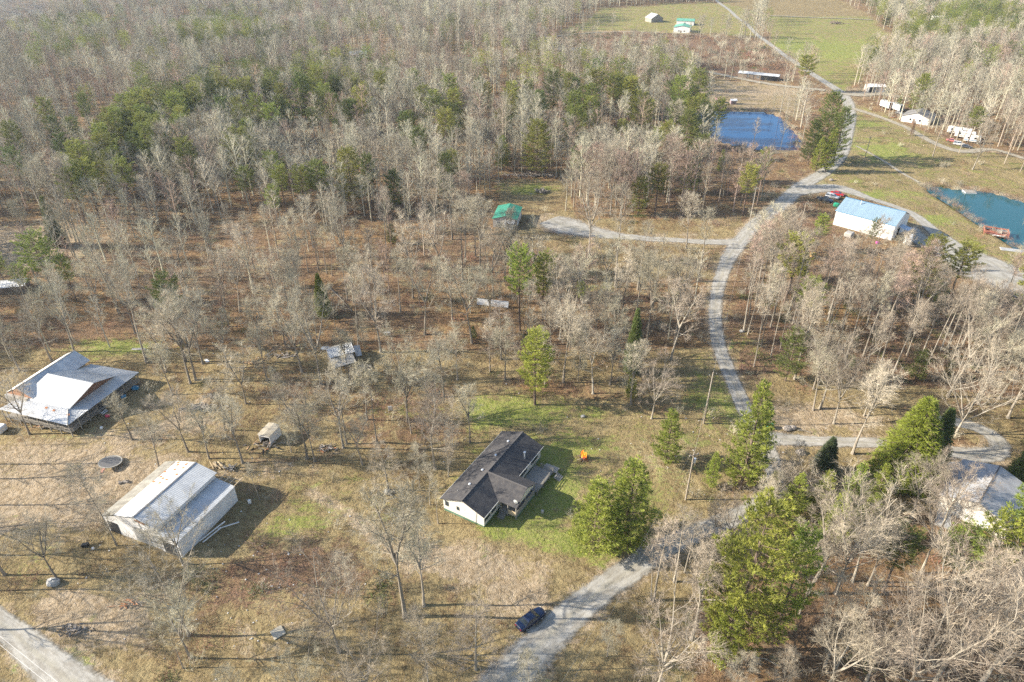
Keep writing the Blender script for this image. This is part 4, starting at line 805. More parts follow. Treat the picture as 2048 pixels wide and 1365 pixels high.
M_evg = mat('evergreen shrub leaves', (0.10, 0.13, 0.04), .7, var=.3)
def sample_cover(X, Y):
    i = np.clip(np.searchsorted(gx, X)-1, 0, nx-1); j = np.clip(np.searchsorted(gy, Y)-1, 0, ny-1); return leaf[j, i], green[j, i], dirt[j, i], brush[j, i]
FOOT = []   # building footprints to keep clear
def free(X, Y, pad=.4):
    ok = ~near_road(X, Y, pad) & ~inpoly(X, Y, P1w) & ~inpoly(X, Y, P2w)
    for p_ in FOOT: ok &= ~inpoly(X, Y, p_)
    return ok
FOOT += [world_poly(p_) for p_ in ([(870,1003),(969,1052),(1130,950),(1095,885),(1007,850)], [(215,1040),(365,1115),(490,1000),(435,920),(350,905)], [(0,812),(135,872),(285,760),(200,712),(140,700)], [(1665,455),(1785,485),(1820,430),(1700,380)], [(1905,925),(1990,928),(2048,970),(2020,1020),(1930,1062),(1870,1050)], [(965,445),(1025,462),(1060,430),(1000,405)])]
n0 = np.array([noise.noise(Vector((i*.09, 0, 0))) for i in range(4)])
def clump(X, Y, s_, seed):
    return np.array([noise.noise(Vector((x*s_, y*s_, seed))) for x, y in zip(X, Y)])
# brush in the woods and thickets
Xs, Ys = [], []
for (x0, x1, y0, y1, st, sd) in ((-190, 200, 50, 260, 3.0, 21), (-450, 450, 260, 520, 4.6, 22)):
    X, Y, gg = jitter_field(x0, x1, y0, y1, st, sd); lf, gr, dt, br = sample_cover(X, Y); cl = clump(X, Y, .055, 3.3)
    pr = np.clip(.10+.35*(lf > .5)+1.0*br+1.1*cl+.5*inpoly(X, Y, WR), 0, 1)*(1-np.clip(dt*1.3+gr*1.0, 0, .97)); ok = (gg.rand(len(X)) < pr)
    X, Y = X[ok], Y[ok]; px, py, dd = proj(X, Y, 0); ok = (px > -60) & (px < 2110) & free(X, Y, .8); Xs.append(X[ok]); Ys.append(Y[ok])
X, Y, gg = jitter_field(-20, 420, 480, 760, 5.5, 23); ok = inpoly(X, Y, world_poly(MIDF)) & (clump(X, Y, .03, 1.7) > -.12); X, Y = X[ok], Y[ok]; ok = ~near_road(X, Y, 1.5); Xs.append(X[ok]); Ys.append(Y[ok])
for pw in (P1w, P2w):
    for i in range(len(pw)):
        a_, c_ = pw[i], pw[(i+1) % len(pw)]; k = max(1, int(math.hypot(a_[0]-c_[0], a_[1]-c_[1])/1.3)); tt = (np.arange(k)+g.rand(k))/k
        Xs.append(a_[0]+(c_[0]-a_[0])*tt+g.normal(0, 1.0, k)); Ys.append(a_[1]+(c_[1]-a_[1])*tt+g.normal(.5, 1.2, k))
X, Y = np.concatenate(Xs), np.concatenate(Ys); s_ = g.uniform(.5, 1.5, len(X))*np.where(Y > 480, 1.9, 1.0)
bpt = [brush_proto(1, 40, 2.0, 2.2, .02, M_brush), brush_proto(2, 46, 1.4, 2.6, .02, M_brushr), brush_proto(3, 34, 2.6, 2.0, .022, M_twigf, .35), brush_proto(4, 90, .9, 2.2, .03, M_evg, .8)]
pi = g.choice(4, len(X), p=[.42, .3, .23, .05]); pi = np.where(inpoly(X, Y, WR) & (g.rand(len(X)) < .25), 3, pi)
scatter('undergrowth', X, Y, g.uniform(0, 6.28, len(X)), np.stack([s_, s_, s_*g.uniform(.6, 1.1, len(X))], -1), pi, bpt, 'brown leafless brush and briars under and between the trees')
# grass tufts and tussocks
X, Y, gg = jitter_field(-130, 130, 50, 175, .8, 31); px, py, dd = proj(X, Y, 0); ok = (px > -20) & (px < 2070) & (py < 1400); X, Y = X[ok], Y[ok]
lf, gr, dt, br = sample_cover(X, Y); i1 = .5+.5*np.sin(X*.31+2*np.sin(Y*.23))*np.cos(Y*.37+np.sin(X*.19)*2)
pr = np.clip(.25+.45*i1-.9*np.clip(dt, 0, 1)-.25*np.clip(lf, 0, 1)+.2*gr, 0.03, 1); ok = gg.rand(len(X)) < pr; X, Y, gr2 = X[ok], Y[ok], gr[ok]
ok = free(X, Y, .3); X, Y, gr2 = X[ok], Y[ok], gr2[ok]; print('tufts', len(X))
s_ = gg.uniform(.5, 1.25, len(X)); pi = np.where(gg.rand(len(X)) < np.clip(gr2*.9, .05, .7), 2, np.where(gg.rand(len(X)) < .3, 1, 0))
gp = [brush_proto(11, 12, .42, .5, .03, M_grassd, .6), brush_proto(12, 12, .35, .6, .03, M_brush, .7), brush_proto(13, 12, .28, .6, .035, M_grassg, .6)]
scatter('grass', X, Y, gg.uniform(0, 6.28, len(X)), np.stack([s_, s_, s_*.85], -1), pi, gp, 'dry and green grass tufts over the yards')

# ------------------------------------------------------------------ buildings
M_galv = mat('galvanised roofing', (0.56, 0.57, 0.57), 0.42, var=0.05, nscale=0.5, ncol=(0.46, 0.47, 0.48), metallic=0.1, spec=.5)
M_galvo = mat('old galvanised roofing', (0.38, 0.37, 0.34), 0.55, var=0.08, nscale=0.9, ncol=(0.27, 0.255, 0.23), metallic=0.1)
M_whiteroof = mat('white and sunlit roofing', (0.74, 0.73, 0.71), 0.45, var=0.03, nscale=0.4, ncol=(0.68, 0.67, 0.65))
M_blueroof = mat('light blue roofing', (0.26, 0.36, 0.44), 0.4, var=0.05)
M_bluetrim = mat('mid blue trim', (0.12, 0.27, 0.42), 0.5)
M_greenroof = mat('green roofing', (0.04, 0.22, 0.15), 0.45, var=0.06, nscale=.5, ncol=(0.06, 0.28, 0.20))
M_greenroof2 = mat('faded green roofing', (0.15, 0.38, 0.28), 0.5, var=0.05)
M_rustp = mat('rusted metal', (0.36, 0.15, 0.07), 0.9, nscale=2, ncol=(0.48, 0.24, 0.12))
M_shingle = mat('charcoal shingles', (0.060, 0.058, 0.062), 0.95, nscale=1.2, ncol=(0.095, 0.088, 0.085), bump=0.02, detail=10)
M_shinglel = mat('grey shingles', (0.26, 0.25, 0.24), 0.95, nscale=1.2, ncol=(0.20, 0.195, 0.19))
M_ridge = mat('worn ridge shingles', (0.13, 0.12, 0.115), 0.95)
M_siding = mat('cream vinyl siding', (0.74, 0.70, 0.62), 0.6, nscale=.7, ncol=(0.68, 0.64, 0.56))
M_sidingline = mat('siding shadow line', (0.42, 0.40, 0.35), 0.8)  # darker tan paints the shadow under each siding lap
M_wwall = mat('white metal siding', (0.78, 0.76, 0.74), 0.5, nscale=.4, ncol=(0.68, 0.66, 0.64))
M_gwall = mat('weathered grey siding', (0.42, 0.40, 0.37), 0.8, nscale=1.5, ncol=(0.33, 0.31, 0.28))
M_bwall = mat('brown board siding', (0.24, 0.19, 0.15), 0.85, nscale=1.5, ncol=(0.18, 0.14, 0.11))
M_wood = mat('weathered grey wood', (0.34, 0.31, 0.27), 0.9, nscale=3, ncol=(0.24, 0.22, 0.19), var=.12)
M_woodn = mat('fresh lumber', (0.52, 0.41, 0.27), 0.85, nscale=2, ncol=(0.42, 0.33, 0.21), var=.15)
M_dark = mat('painted opening shade', (0.02, 0.02, 0.022), 0.9)  # near-black colour stands for the shade inside openings
M_glass = mat('window glass', (0.035, 0.045, 0.055), 0.12, spec=.8)
M_trim = mat('dark window trim', (0.07, 0.09, 0.10), 0.5)
M_wtrim = mat('white trim', (0.78, 0.77, 0.74), 0.5)
M_greenskirt = mat('green painted skirting', (0.10, 0.20, 0.14), 0.8)
M_brownp = mat('brown gable boards', (0.23, 0.13, 0.09), 0.8, nscale=2, ncol=(0.17, 0.10, 0.075))
M_metalv = mat('bright vent metal', (0.72, 0.74, 0.76), 0.35, metallic=.4)
M_block = mat('concrete block', (0.46, 0.44, 0.41), 0.9, nscale=2, ncol=(0.38, 0.36, 0.33))

def roof_panels(parent, e0, e1, r1, r0, m, pw=0.9, ribs=3, name='roof_panel'):
    """metal sheets laid side by side from the eave e0-e1 up to the ridge r0-r1, each with raised ribs"""
    e0, e1, r1, r0 = map(Vector, (e0, e1, r1, r0)); L = max((e1-e0).length, (r1-r0).length); k = max(1, round(L/pw))
    n = (e1-e0).cross(r0-e0) if (e1-e0).length > .01 else (r1-r0).cross(e0-r0)
    n = n.normalized()
    if n.z < 0: n = -n
    for i in range(k):
        a, b = i/k, (i+1)/k-.0008*0; lift = n*(rnd.uniform(0, .012))
        A, B, Cc, D = e0.lerp(e1, a)+lift, e0.lerp(e1, b)+lift, r0.lerp(r1, b)+lift, r0.lerp(r1, a)+lift
        mb = MB(); mb.slab([A+(B-A)*.004, B-(B-A)*.004, Cc-(Cc-D)*.004, D+(Cc-D)*.004], .02)
        for j in range(ribs):
            t = (j+.5)/ribs; p, q = A.lerp(B, t), D.lerp(Cc, t); w0 = (B-A)*(.16/ribs); w1 = (Cc-D)*(.16/ribs)
            mb.poly([p-w0, p+n*.045, q+n*.045, q-w1]); mb.poly([p+n*.045, p+w0, q+w1, q+n*.045])
        mb.build(name, m, parent)
def window(parent, c, wd, ht, nrm, fm=M_trim, pm=M_glass, name='window', bars=1):
    """frame as part, pane and bar as sub-parts; nrm is the horizontal outward direction"""
    c = Vector(c); n = Vector(nrm).normalized(); u = Vector((-n.y, n.x, 0)); z = Vector((0, 0, 1)); t = .09
    fb = MB()
    def bx(u0, u1, z0, z1, d0, d1):
        a = [c+u*q+z*z0+n*d for q, d in ((u0, d0), (u1, d0), (u1, d1), (u0, d1))]; b = [c+u*q+z*z1+n*d for q, d in ((u0, d0), (u1, d0), (u1, d1), (u0, d1))]; return a, b
    for q in ((-wd/2-t, -wd/2, -ht/2-t, ht/2+t), (wd/2, wd/2+t, -ht/2-t, ht/2+t), (-wd/2, wd/2, ht/2, ht/2+t), (-wd/2, wd/2, -ht/2-t, -ht/2)): fb.hull8(*bx(*q, -.02, .06))
    f = fb.build(name, fm, parent)
    MB().hull8(*bx(-wd/2, wd/2, -ht/2, ht/2, .005, .02)).build('pane', pm, f)
    for i in range(bars):
        x = -wd/2+wd*(i+1)/(bars+1); MB().hull8(*bx(x-.03, x+.03, -ht/2, ht/2, .022, .05)).build('glazing_bar', fm, f)
def gable_walls(parent, x0, x1, y0, y1, z0, ze, zr, m, ridge_along='y', name='wall', th=.15):
    """four walls; the two gable ends reach up to the ridge"""
    if ridge_along == 'y':
        xm = (x0+x1)/2
        for y in (y0, y1-th):
            a = [(x0, y, z0), (x1, y, z0), (x1, y, ze), (xm, y, zr), (x0, y, ze)]; b = [(p[0], y+th, p[2]) for p in a]; mb = MB(); mb.poly(a); mb.poly(b[::-1])
            for i in range(5): j = (i+1) % 5; mb.poly([a[i], b[i], b[j], a[j]])
            mb.build(name, m, parent)
        MB().box(x0, x0+th, y0+th, y1-th, z0, ze).build(name, m, parent); MB().box(x1-th, x1, y0+th, y1-th, z0, ze).build(name, m, parent)
    else:
        ym = (y0+y1)/2
        for x in (x0, x1-th):
            a = [(x, y0, z0), (x, y1, z0), (x, y1, ze), (x, ym, zr), (x, y0, ze)]; b = [(x+th, p[1], p[2]) for p in a]; mb = MB(); mb.poly(a); mb.poly(b[::-1])
            for i in range(5): j = (i+1) % 5; mb.poly([a[i], b[i], b[j], a[j]])
            mb.build(name, m, parent)
        MB().box(x0+th, x1-th, y0, y0+th, z0, ze).build(name, m, parent); MB().box(x0+th, x1-th, y1-th, y1, z0, ze).build(name, m, parent)
def slope(parent, quad, m, th=.14, name='roof'): return MB().slab(quad, th).build(name, m, parent)
def post(parent, x, y, z0, z1, m=M_wood, r=.07, name='post'): MB().box(x-r, x+r, y-r, y+r, z0, z1).build(name, m, parent)

# --- dark roofed house
hx, hy = -12.2, 85.0
H1 = thing('house', 'long cream house under a dark shingle roof with a grey side deck', 'house', (hx, hy, land(-4, 92)-.1), R(-30.3))
W1, L1, E1, Z1 = 8.8, 20.5, 3.0, 4.75
gable_walls(H1, .25, W1-.25, .25, L1-.25, .55, E1, Z1-.12, M_siding)
for (a, b, c, d) in ((.3, W1-.3, .3, .42), (.3, W1-.3, L1-.42, L1-.3), (.3, .42, .42, L1-.42), (W1-.42, W1-.3, .42, L1-.42)): MB().box(a, b, c, d, -.3, .55).build('skirting', M_greenskirt, H1)
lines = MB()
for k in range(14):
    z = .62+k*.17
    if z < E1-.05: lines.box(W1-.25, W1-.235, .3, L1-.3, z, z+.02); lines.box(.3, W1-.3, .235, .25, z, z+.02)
o = lines.build('siding_lap_shade', M_sidingline, H1); o['kind'] = 'stuff'
ym = 7.9; hw = 3.55; xr = W1/2; XP = 12.5
slope(H1, [(-.1, -.15, E1-.03), (-.1, L1+.15, E1-.03), (xr, L1+.15, Z1), (xr, -.15, Z1)], M_shingle)
sl_ = slope(H1, [(xr, -.15, Z1), (W1+.1, -.15, E1-.03), (W1+.1, L1+.15, E1-.03), (xr, L1+.15, Z1)], M_shingle)
# porch wing
slope(H1, [(xr+.05, ym, Z1+.06), (XP, ym, Z1+.06), (XP, ym-hw, E1), (W1-.05, ym-hw, E1+.01)], M_shingle, .12, 'porch_roof')
slope(H1, [(xr+.05, ym, Z1+.06), (W1-.05, ym+hw, E1+.01), (XP, ym+hw, E1), (XP, ym, Z1+.06)], M_shingle, .12, 'porch_roof')
MB().poly([(XP-.15, ym-hw+.2, E1-.05), (XP-.15, ym+hw-.2, E1-.05), (XP-.15, ym, Z1-.1)]).poly([(XP-.25, ym-hw+.2, E1-.05), (XP-.25, ym, Z1-.1), (XP-.25, ym+hw-.2, E1-.05)]).build('gable', M_siding, H1)
MB().box(xr-.14, xr+.14, -.17, L1+.17, Z1-.02, Z1+.05).build('ridge_cap', M_ridge, H1)
MB().box(xr+.2, XP+.02, ym-.14, ym+.14, Z1+.05, Z1+.11).build('ridge_cap', M_ridge, H1)
MB().box(-.14, -.1, -.17, L1+.17, E1-.2, E1).build('fascia', M_wtrim, H1); MB().box(W1+.1, W1+.14, -.17, ym-hw, E1-.2, E1-.01).build('fascia', M_wtrim, H1); MB().box(W1+.1, W1+.14, ym+hw, L1+.17, E1-.2, E1-.01).build('fascia', M_wtrim, H1)
for yy in (4.1, 8.2, 12.7, 17.2):
    v = MB(); v.tube([(xr-1.15, yy, 4.05), (xr-1.15, yy, 4.42)], [.16, .16], 8); v.tube([(xr-1.15, yy, 4.42), (xr-1.15, yy, 4.55)], [.27, .2], 8); v.build('roof_vent', M_metalv, H1)
MB().tube([(W1-1.1, 15.6, 3.2), (W1-1.1, 15.6, 4.75)], [.13, .13], 8).tube([(W1-1.1, 15.6, 4.75), (W1-1.1, 15.6, 4.95)], [.24, .24], 8).build('stovepipe', M_metalv, H1)
MB().tube([(xr-2.4, 2.2, 3.5), (xr-2.4, 2.2, 3.95)], [.05, .05], 6).build('pipe', M_metalv, H1); MB().tube([(xr-2.4, 14.2, 3.5), (xr-2.4, 14.2, 3.95)], [.05, .05], 6).build('pipe', M_metalv, H1)
for yy, ww in ((1.3, 1.5), (3.3, 1.3), (12.6, 1.3), (14.1, 1.3), (17.8, 2.2)): window(H1, (W1-.25, yy, 2.05), ww, 1.15, (1, 0, 0), bars=1 if ww < 2 else 2)
for xx, ww in ((1.0, .5), (3.3, .35)): window(H1, (xx, .25, 2.0), ww, .9 if ww > .4 else .6, (0, -1, 0), bars=0)
for yy in (3, 9, 15): window(H1, (.25, yy, 2.0), 1.1, 1.1, (-1, 0, 0))
MB().box(W1+.02, XP-.2, ym-hw+.3, ym+hw-.3, .6, .75).build('porch_floor', M_wood, H1)
for (x, y) in ((XP-.3, ym-hw+.3), (XP-.3, ym), (XP-.3, ym+hw-.3), (W1+.4, ym-hw+.3), (10.6, ym-hw+.3)): post(H1, x, y, -.2, E1-.12)
MB().box(XP-.32, XP-.26, ym-hw+.4, ym+hw-.4, .75, 1.65).build('porch_rail', M_wood, H1); MB().box(10.7, XP-.4, ym-hw+.27, ym-hw+.33, .75, 1.65).build('porch_rail', M_woodn, H1)
MB().box(XP-.3, XP-.24, ym-hw+.4, ym+hw-.4, -.2, .6).build('lattice', M_greenskirt, H1)
for k in range(4): MB().box(9.1, 10.4, ym-hw-.05-.3*k, ym-hw+.24-.3*k, .1+.14*(3-k), .16+.14*(3-k)).build('step', M_wood, H1)
DX0, DX1, DY0, DY1 = W1+.05, XP+.1, ym+hw+.1, 17.6
k = 0; y = DY0
while y < DY1: MB().box(DX0, DX1, y, y+.27, .66+rnd.uniform(0, .02), .72).build('deck_board', M_wood, H1); y += .29
for (x0, x1, y0, y1) in ((DX1-.08, DX1, DY0, DY1-1.4), (DX0+1.2, DX1-.1, DY1, DY1+.08)):
    for zz in (1.0, 1.3, 1.6): MB().box(x0, x1, y0, y1, zz, zz+.08).build('deck_rail', M_wood, H1)
for (x, y) in ((DX1-.05, DY0+.1), (DX1-.05, DY0+2.4), (DX1-.05, DY1-1.4), (DX1-.05, DY1+.05), (DX0+1.2, DY1+.05), (DX0+.1, DY1)): post(H1, x, y, -.3, 1.7)
MB().box(DX1-2.2, DX1+.6, DY1+.1, DY1+1.6, .6, .7).build('deck_landing', M_wood, H1)
for k in range(4): MB().box(DX1+.6+.32*k, DX1+.9+.32*k, DY1-1.0, DY1+.6, .45-.14*k, .51-.14*k).build('step', M_wood, H1)
for yy in (9.4, 11.6, 13.6): MB().box(-1.4, -.45, yy, yy+2.0, .5, .56).build('side_deck_panel', M_woodn, H1)
MB().box(-1.4, -.5, 5.2, 7.0, .5, .56).build('side_deck_panel', M_woodn, H1)
def dish(label, loc, rz, z=0):
    t = thing('satellite_dish', label, 'dish', loc, rz); b = MB(); n = 12
    rim = [(.42*math.cos(2*math.pi*i/n), -.05+.1, .45+.42*math.sin(2*math.pi*i/n)) for i in range(n)]
    for i in range(n): b.poly([(0, .14, .45), rim[i], rim[(i+1) % n]])
    b.build('reflector', M_metalv, t); MB().tube([(0, .2, -.1), (0, .16, .45)], .03, 5).build('mast', M_gwall, t); MB().tube([(0, .1, .05), (0, -.35, .35)], .02, 5).build('arm', M_gwall, t); return t
def loc_of(root, p): return Matrix.Translation(root.location)@Matrix.Rotation(root.rotation_euler.z, 4, 'Z')@Vector(p)
dish('white satellite dish on the porch roof corner of the dark roofed house', loc_of(H1, (XP-.6, ym-hw+.7, E1+.35)), R(150))

# --- metal barn with two lean-tos
B1 = thing('barn', 'galvanised metal barn with a lean-to on each side and rust spots', 'barn', (-60.3, 77.1, land(-57, 84)), R(-21))
LB = 13.8
gable_walls(B1, -4.2, 4.0, .3, LB-.3, -.3, 4.6, 5.8, M_wwall)
roof_panels(B1, (-4.6, 0, 4.75), (-4.6, LB, 4.75), (0, LB, 6.0), (0, 0, 6.0), M_whiteroof)  # slope towards the sun whiter than the far one: sunlight put into its colour
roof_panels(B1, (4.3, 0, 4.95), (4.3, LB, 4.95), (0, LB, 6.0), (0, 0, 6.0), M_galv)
MB().box(-.16, .16, -.02, LB+.02, 6.0, 6.07).build('ridge_cap', mat('dark ridge cap', (.20, .20, .21), .6), B1)
roof_panels(B1, (-8.4, .2, 3.0), (-8.4, LB+.5, 3.0), (-4.65, LB+.5, 4.5), (-4.65, .2, 4.5), mat('tan weathered tin', (.27, .26, .225), .6, var=.12, nscale=.9, ncol=(.19, .175, .15)))
roof_panels(B1, (8.0, -.1, 3.3), (8.0, LB-.3, 3.3), (4.15, LB-.3, 3.95), (4.15, -.1, 3.95), M_galv)
MB().box(7.75, 7.85, .1, LB-.4, -.4, 3.15).build('wall', M_wwall, B1); MB().box(-8.2, -8.1, .4, LB+.3, -.3, 2.9).build('wall', M_gwall, B1)
def trap(y, x0, x1, z0, za, zb, m, th=.1): MB().hull8([(x0, y, z0), (x1, y, z0), (x1, y+th, z0), (x0, y+th, z0)], [(x0, y, za), (x1, y, zb), (x1, y+th, zb), (x0, y+th, za)]).build('wall', m, B1)
trap(.3, -8.1, -4.2, -.3, 2.85, 4.35, M_wwall); trap(LB, -8.1, -4.2, -.3, 2.85, 4.35, M_gwall); trap(.1, 4.0, 7.75, -.3, 3.8, 3.1, M_wwall); trap(LB-.5, 4.0, 7.75, -.3, 3.8, 3.1, M_gwall)
MB().box(-1.6, 1.6, .22, .3, -.2, 3.2).build('door', M_gwall, B1); MB().box(4.6, 7.0, .02, .1, -.2, 2.4).build('door', M_dark, B1); MB().box(-7.4, -5.2, .22, .3, -.2, 2.2).build('door', M_dark, B1)  # the two lean-to doors are openings with their shade painted near-black
MB().hull8([(-.1, .0, 5.2), (2.0, .0, 4.9), (2.0, .1, 4.9), (-.1, .1, 5.2)], [(-.1, .0, 5.45), (2.0, .0, 5.1), (2.0, .1, 5.1), (-.1, .1, 5.45)]).build('hanging_trim', M_rustp, B1)
for (t, s) in ((.35, 12.9), (.3, 11.9), (.62, 11.4), (.25, 10.2), (.75, 12.6), (.9, 9.3), (.45, 8.7), (.7, 9.0), (.97, 10.6), (.95, 8.0), (.6, 7.8), (.85, 13.2)):
    x = -4.6*t; z = 4.75+1.25*(1-t); dx = .30; MB().slab([(x-dx, s, z-dx*.27+.06), (x+dx, s, z+dx*.27+.06), (x+dx, s+.45, z+dx*.27+.06), (x-dx, s+.45, z-dx*.27+.06)], .02).build('rust_patch', M_rustp, B1)
for i in range(6):
    x = rnd.uniform(-5.6, -4.9); s = rnd.uniform(8, 13.5); z = 3+1.5*((x+8.4)/3.75)+.06; MB().slab([(x-.15, s, z-.06), (x+.15, s, z+.06), (x+.15, s+.9, z+.06), (x-.15, s+.9, z-.06)], .02).build('rust_patch', M_bwall, B1)
for i, xx in enumerate((4.8, 5.8, 6.8, 7.8)):
    zz = 3.3+.65*(8-xx)/3.85+.02; MB().box(xx-.06, xx+.06, LB-.6, LB+1.5+(.5 if i == 3 else 0), zz-.1, zz).build('rafter', M_woodn, B1)
for yy in (.5, 1.2): MB().box(4.4, 7.9, LB+yy, LB+yy+.08, 3.2, 3.28).build('batten', M_wood, B1)

# --- white roofed house with wrap-round porch
H2 = thing('house', 'rambling house with bright white metal roofs and a wrap-round porch', 'house', (-86.8, 104.2, land(-92, 112)), R(-17))
zs, zp, zr = 3.15, 3.95, 6.7
X0, X1, Y0, Y1 = -17.6, 0.0, 0.0, 19.0
GX0 = -3.0; gy0, gy1, gm = 3.6, 15.2, 9.2
MB().box(-13.2, -2.6, 2.6, 16.2, 1.0, 3.7).build('wall', M_gwall, H2)
MB().box(-19.0, -13.3, 3.0, 17.8, -.2, 4.3).build('wall', M_gwall, H2)
MB().box(X0+.4, X1-.4, Y0+.4, Y1-.4, .8, 1.0).build('porch_floor', M_wood, H2)
roof_panels(H2, (X1, Y0, zs), (X1, Y1, zs), (GX0, gy1+.2, zp), (GX0, gy0-.2, zp), M_galv, name='porch_roof_panel')
roof_panels(H2, (X0, Y0, zs), (X1, Y0, zs), (GX0, gy0-.2, zp), (X0+2, gy0-.2, zp), M_whiteroof, name='porch_roof_panel')  # porch roof facing the sun painted whiter than its other sides
roof_panels(H2, (X1, Y1, zs), (-12.6, Y1-.5, zs), (-12.6, gy1+.1, zp), (GX0, gy1+.1, zp), M_galv, name='porch_roof_panel')
roof_panels(H2, (-15.2, gy0-.3, zp-.02), (GX0+.25, gy0-.3, zp-.02), (-1.3, gm, zr), (-13.2, gm, zr), M_whiteroof)  # sunlit front slope painted lighter than the back one
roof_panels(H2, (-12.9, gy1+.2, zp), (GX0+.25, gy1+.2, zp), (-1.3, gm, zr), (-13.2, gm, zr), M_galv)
MB().poly([(GX0+.1, gy0, zp-.05), (GX0+.1, gy1, zp-.05), (-1.7, gm, zr-.12)]).poly([(GX0-.1, gy0, zp-.05), (-1.9, gm, zr-.12), (GX0-.1, gy1, zp-.05)]).build('gable', M_brownp, H2)
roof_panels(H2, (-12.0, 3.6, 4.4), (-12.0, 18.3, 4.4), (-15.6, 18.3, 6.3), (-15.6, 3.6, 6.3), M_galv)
roof_panels(H2, (-19.2, 3.6, 4.4), (-19.2, 18.3, 4.4), (-15.6, 18.3, 6.3), (-15.6, 3.6, 6.3), M_whiteroof)  # sunward wing slope carries the sun's brightness in a whiter colour
MB().poly([(-18.9, 3.7, 4.3), (-12.3, 3.7, 4.3), (-15.6, 3.7, 6.15)]).poly([(-18.9, 3.8, 4.3), (-15.6, 3.8, 6.15), (-12.3, 3.8, 4.3)]).build('gable', mat('orange gable boards', (.42, .22, .13), .8), H2)
MB().box(-15.72, -15.48, 3.55, 18.35, 6.3, 6.37).build('ridge_cap', M_galvo, H2)
MB().tube([(X1-.02, Y0+.02, zs+.06), (GX0, gy0-.2, zp+.08)], .09, 6).build('hip_flashing', M_galvo, H2)
for (x, y) in ((-2.2, 2.0), (-6.0, 2.2), (-8.1, 2.4)): z = zs+(zp-zs)*y/3.4+.05; MB().slab([(x, y, z), (x+.7, y, z), (x+.6, y+.4, z+.14), (x+.1, y+.4, z+.14)], .02).build('rust_patch', M_rustp, H2)
for y in (.3, 2.6, 4.9, 7.2, 9.6, 12.0, 14.4, 16.8, 18.6): post(H2, X1-.3, y, -.9, zs-.05, r=.08)
for x in (-3, -5.6, -8.2, -10.8, -13.4, -16, -17.3): post(H2, x, Y0+.3, -.5, zs-.05, r=.08)
for zz in (1.35, 1.7, 1.95): MB().box(X1-.28, X1-.22, .4, 7.1, zz, zz+.07).build('porch_rail', M_wood, H2); MB().box(X1-.28, X1-.22, 8.7, 18.5, zz, zz+.07).build('porch_rail', M_wood, H2); MB().box(-17.2, -.4, Y0+.22, Y0+.28, zz, zz+.07).build('porch_rail', M_wood, H2)
for k in range(6): MB().box(X1+.0+.3*k, X1+.28+.3*k, 7.2, 8.6, .72-.24*k, .78-.24*k).build('step', M_wtrim, H2)
for y in (2.5, 6, 11, 14.5): window(H2, (-2.6, y, 2.5), 1.1, 1.3, (1, 0, 0), fm=M_wtrim)
MB().box(-2.6, -2.52, 8.3, 9.3, 1.0, 3.1).build('door', M_brownp, H2)

# --- blue roofed building
B2 = thing('metal_building', 'big white metal building under a light blue ribbed roof', 'building', (106.1, 212.3, land(113, 212)), R(-90-44.5+90))
# local x runs along the long near wall, y away from the camera
LX, WY = 18.8, 13.5
gable_walls(B2, .2, LX-.2, .2, WY-.2, -.4, 4.9, 7.5, M_wwall, ridge_along='x')
roof_panels(B2, (-.1, 0, 4.95), (LX+.1, 0, 4.95), (LX+.1, WY/2, 7.7), (-.1, WY/2, 7.7), M_blueroof)
roof_panels(B2, (-.1, WY, 4.95), (LX+.1, WY, 4.95), (LX+.1, WY/2, 7.7), (-.1, WY/2, 7.7), M_blueroof)
MB().box(-.12, LX+.12, WY/2-.18, WY/2+.18, 7.7, 7.78).build('ridge_cap', M_bluetrim, B2); MB().box(-.12, LX+.12, -.06, 0, 4.8, 4.97).build('gutter', M_bluetrim, B2)
roof_panels(B2, (.3, WY+4.0, 3.3), (7.2, WY+4.0, 3.3), (7.2, WY+.1, 4.4), (.3, WY+.1, 4.4), M_blueroof, name='annex_roof_panel'); MB().box(.5, 7.0, WY+.05, WY+3.7, -.3, 3.2).build('annex_wall', M_wwall, B2)
roof_panels(B2, (LX+3.0, 4.0, 2.9), (LX+3.0, 7.4, 2.9), (LX+.05, 7.4, 3.5), (LX+.05, 4.0, 3.5), mat('pale blue awning', (.45, .55, .66), .5), name='awning_panel')
for y in (4.2, 7.2): post(B2, LX+2.8, y, -.3, 2.85, M_wtrim)
MB().box(LX-.2, LX-.1, 4.6, 6.6, -.3, 2.4).build('door', M_dark, B2); MB().box(LX-.2, LX-.12, 9, 12.2, -.3, 3.2).build('garage_door', M_wtrim, B2)  # dark door panel paints the shade of an open doorway
MB().tube([(5.5, 5.2, 7.0), (5.5, 5.2, 8.4)], .14, 7).build('stovepipe', M_metalv, B2); window(B2, (LX-.2, 2.2, 1.8), 1.0, 1.0, (1, 0, 0), fm=M_wtrim)
sb = MB()
for i in range(42): sb.box(.3+i*.44, .34+i*.44, .17, .2, -.3, 4.85)
o = sb.build('wall_rib', M_wwall, B2); o['kind'] = 'stuff'

